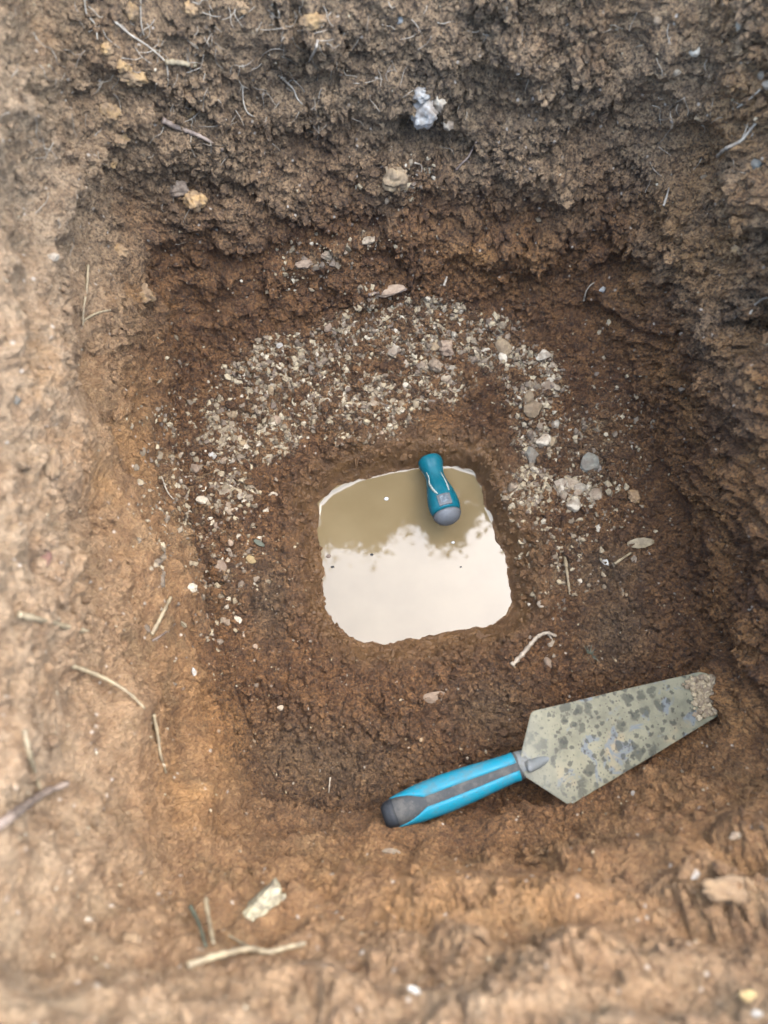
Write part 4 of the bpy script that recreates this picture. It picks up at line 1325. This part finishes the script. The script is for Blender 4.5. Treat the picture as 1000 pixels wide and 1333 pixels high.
# ------------------------------------------------------------------ the second tool: its teal handle leans out of the sump bank over the water
def teal_tool():
    zF, zB = ZW + 0.022, ZW + 0.042
    Fp, Bp = Vector(at(559, 598, zF)), Vector(at(585, 679, zB))
    ax = (Bp - Fp); L = ax.length; ax.normalize()
    mid_ = (Fp + Bp) / 2
    up = (Vector((0, 0, CAM_H)) - mid_).normalized()
    up = (up - ax * up.dot(ax)).normalized(); sy = up.cross(ax)
    root = empty('hand_tool', Fp, 'teal handled tool stuck in the sump bank, handle over the puddle', 'hand tool')
    def wp(t, a, w, h):
        return (Fp + ax * (t * L) + sy * (w * math.cos(a)) + up * (h * math.sin(a))) - Fp
    s = 0.00086
    prof = [(-0.01, 10), (0.0, 14.2), (0.04, 15.6), (0.10, 15.2), (0.17, 13.0), (0.25, 11.6), (0.33, 11.6), (0.42, 13.4), (0.52, 16.0), (0.62, 17.8), (0.72, 18.8), (0.80, 18.6), (0.89, 17.3)]
    V, F = ring_mesh([[wp(t, 2 * math.pi * q / 32, w * s, w * s * 0.92) for q in range(32)] for t, w in prof])
    h = pyobj('handle', V, F, M['teal'], root)
    sub = h.modifiers.new('smooth', 'SUBSURF'); sub.levels = 1; sub.render_levels = 1
    prof2 = [(0.89, 17.2), (0.92, 16.2), (0.97, 13.4), (1.0, 9.0), (1.012, 3.5)]
    V, F = ring_mesh([[wp(t + 0.001, 2 * math.pi * q / 32, w * s, w * s * 0.92) for q in range(32)] for t, w in prof2])
    pyobj('end_cap', V, F, M['teal_cap'], root)
    # pale seams of worn paint down the grip, lying on its skin
    def skin(t, a, extra):
        w = np.interp(t, [p[0] for p in prof + prof2], [p[1] for p in prof + prof2]) * s
        return wp(t, a, w * extra, w * 0.92 * extra)
    for pts, wd in (([(0.24, 2.35), (0.34, 2.25), (0.42, 2.3), (0.50, 2.12), (0.58, 1.95), (0.66, 1.75)], 0.10), ([(0.30, 0.75), (0.42, 0.72), (0.52, 0.82), (0.64, 0.92)], 0.09)):
        P_ = smooth_path([(t, a, 0) for t, a in pts], 5)
        rows_ = []
        for i, (t, a, _) in enumerate(P_):
            w = wd * (0.5 + 0.7 * math.sin(math.pi * (0.1 + 0.85 * i / (len(P_) - 1))) + 0.15 * math.sin(i * 2.3))
            rows_.append([skin(t, a - w, 1.03), skin(t, a, 1.035), skin(t, a + w, 1.03), skin(t, a, 0.96)])
        V, F = ring_mesh(rows_)
        pyobj('worn_seam', V, F, M['mortar'], h)
    # square pale badge with a dark mark near the butt
    def patch(t0, t1, a0, a1, lift, material, name, parent):
        rows_ = []
        for i in range(5):
            t = t0 + (t1 - t0) * i / 4
            rows_.append([skin(t, a0 + (a1 - a0) * j / 4, lift) for j in range(5)] + [skin(t, a1 + (a0 - a1) * j / 4, 0.95) for j in range(5)])
        V, F = ring_mesh(rows_)
        return pyobj(name, V, F, material, parent, False)
    ac = 1.42
    bd = patch(0.685, 0.845, ac - 0.42, ac + 0.42, 1.045, M['teal_cap'], 'badge', h)
    patch(0.715, 0.815, ac - 0.26, ac + 0.26, 1.06, M['badge_mark'], 'mark', bd)
    # steel shank going down into the bank
    sp = [Vector((0, 0, 0)) + ax * 0.004, ax * 0.002 + Vector((0, 0, -0.012)), ax * 0.000 + Vector((0, 0.0, -0.03)), -ax * 0.002 + Vector((0, 0.0, -0.05))]
    V, F = tube_data(sp, [0.006, 0.006, 0.0055, 0.005], 12)
    pyobj('shank', [v[:] for v in V], F, M['tang'], root)
teal_tool()

# bits floating on the puddle
def floater(name, px, py, r, material, label, cat='foam'):
    p = at(px, py, ZW + 0.0002)
    V = ICO2_V * np.array([r, r * 0.7, r * 0.25]) * (1 + 0.5 * noise(ICO2_V * 1.9 + px, 2))[:, None]
    o = link(name, mesh_np(name, V, ICO2_F, material))
    o.location = p
    tag(o, label, cat)
m, nt, b = mat('foam')
b.inputs['Base Color'].default_value = (0.26, 0.25, 0.225, 1)
b.inputs['Roughness'].default_value = 0.35
M['foam'] = m
floater('foam_fleck', 503, 649, 0.0026, M['foam'], 'white fleck of foam on the brown far half of the puddle')
floater('foam_fleck', 590, 706, 0.0018, M['foam'], 'white fleck of foam under the end of the teal handle')
floater('leaf_fleck', 428, 724, 0.0026, M['root_brown'], 'brown fleck floating at the left shore of the puddle', 'fleck')
for px, py, r in ((484, 722, 0.0013), (433, 738, 0.0014), (600, 738, 0.0009), (604, 823, 0.0012)):
    p = at(px, py, ZW + 0.0002)
    o = link('debris_fleck', mesh_np('debris_fleck', ICO_V * np.array([r * 1.6, r, r * 0.3]), ICO_F, M['grip_dark']))
    o.location = p
    tag(o, 'tiny dark fleck floating on the mirrored sky in the puddle', 'fleck', 'dark flecks floating on the puddle')

# ------------------------------------------------------------------ a leafy shrub behind the pit, seen only mirrored in the puddle's far half
def shrub():
    YS = 0.86
    edge = [(380, 690), (417, 694), (440, 690), (470, 690), (482, 696), (500, 688), (508, 676), (520, 670), (545, 668), (555, 680), (562, 690),
            (600, 690), (606, 668), (612, 640), (626, 640), (640, 625), (700, 600)]
    def mirror(px, py):
        d = ray(px, py); w = at(px, py, ZW)
        k_ = (YS - w[1]) / d[1]
        return w[0] + d[0] * k_, ZW - d[2] * k_
    E = np.array([mirror(x, y) for x, y in edge])
    root = empty('shrub', (0, YS, RIM_Z), 'leafy dark shrub behind the pit, its top mirrored in the puddle', 'shrub')
    g = np.random.default_rng(9)
    n = 60000
    x = g.uniform(E[0, 0] - 0.15, E[-1, 0] + 0.05, n)
    tz = np.interp(x, E[:, 0], E[:, 1])
    u = g.random(n)
    lx = 0.020
    z = RIM_Z + 0.12 + (tz - RIM_Z - 0.12 - lx * 0.4) * (1 - u ** 2.0 * 0.97)
    # foliage in round clumps along the top
    nc = 520
    cx_ = g.uniform(E[0, 0] - 0.15, E[-1, 0] + 0.05, nc)
    cz_ = np.interp(cx_, E[:, 0], E[:, 1]) - 0.055 - 0.5 * g.random(nc) ** 2
    m_ = n // 2
    pick_ = g.integers(nc, size=m_)
    dv = g.normal(size=(m_, 2)); dv /= np.linalg.norm(dv, axis=1, keepdims=True)
    dv *= (0.048 * np.sqrt(g.random(m_)))[:, None]
    x[:m_] = cx_[pick_] + dv[:, 0]
    z[:m_] = cz_[pick_] + dv[:, 1]
    z[m_:] = np.minimum(z[m_:], tz[m_:] - 0.06)
    tz = np.interp(x, E[:, 0], E[:, 1])
    y = YS + g.normal(0, 0.09, n) * (0.12 + 0.7 * np.clip((tz - z) / 0.3, 0, 1))
    c = np.column_stack([x, y, z]) - np.array([0, YS, RIM_Z])
    base = np.array([(-0.5, 0, 0), (-0.15, 0.30, 0.05), (0.25, 0.24, 0.04), (0.5, 0, -0.05), (0.25, -0.24, 0.04), (-0.15, -0.30, 0.05)])
    sz = lx * (0.7 + 0.7 * g.random(n))
    V = np.einsum('nij,vj->nvi', rand_rot(n), base) * sz[:, None, None] + c[:, None]
    F = np.concatenate([np.array([[0, 1, 5], [1, 2, 4], [1, 4, 5], [2, 3, 4]])[None] + (np.arange(n) * 6)[:, None, None]]).reshape(-1, 3)
    crown = link('crown', mesh_np('crown', V.reshape(-1, 3), F, M['leaf']), root)
    crown['kind'] = 'stuff'
    for i in range(5):
        x0 = -0.25 + i * 0.12
        pts = smooth_path([(x0 * 0.3, 0, -0.02), (x0 * 0.6, 0.02, 0.35), (x0 * 1.2, -0.01, 0.8), (x0 * 1.5, 0.0, 1.2)], 4)
        V, F = tube_data(pts, list(np.linspace(0.016, 0.005, len(pts))), 8, 0.1, i)
        pyobj('stem', [v[:] for v in V], F, M['bark'], root)
shrub()
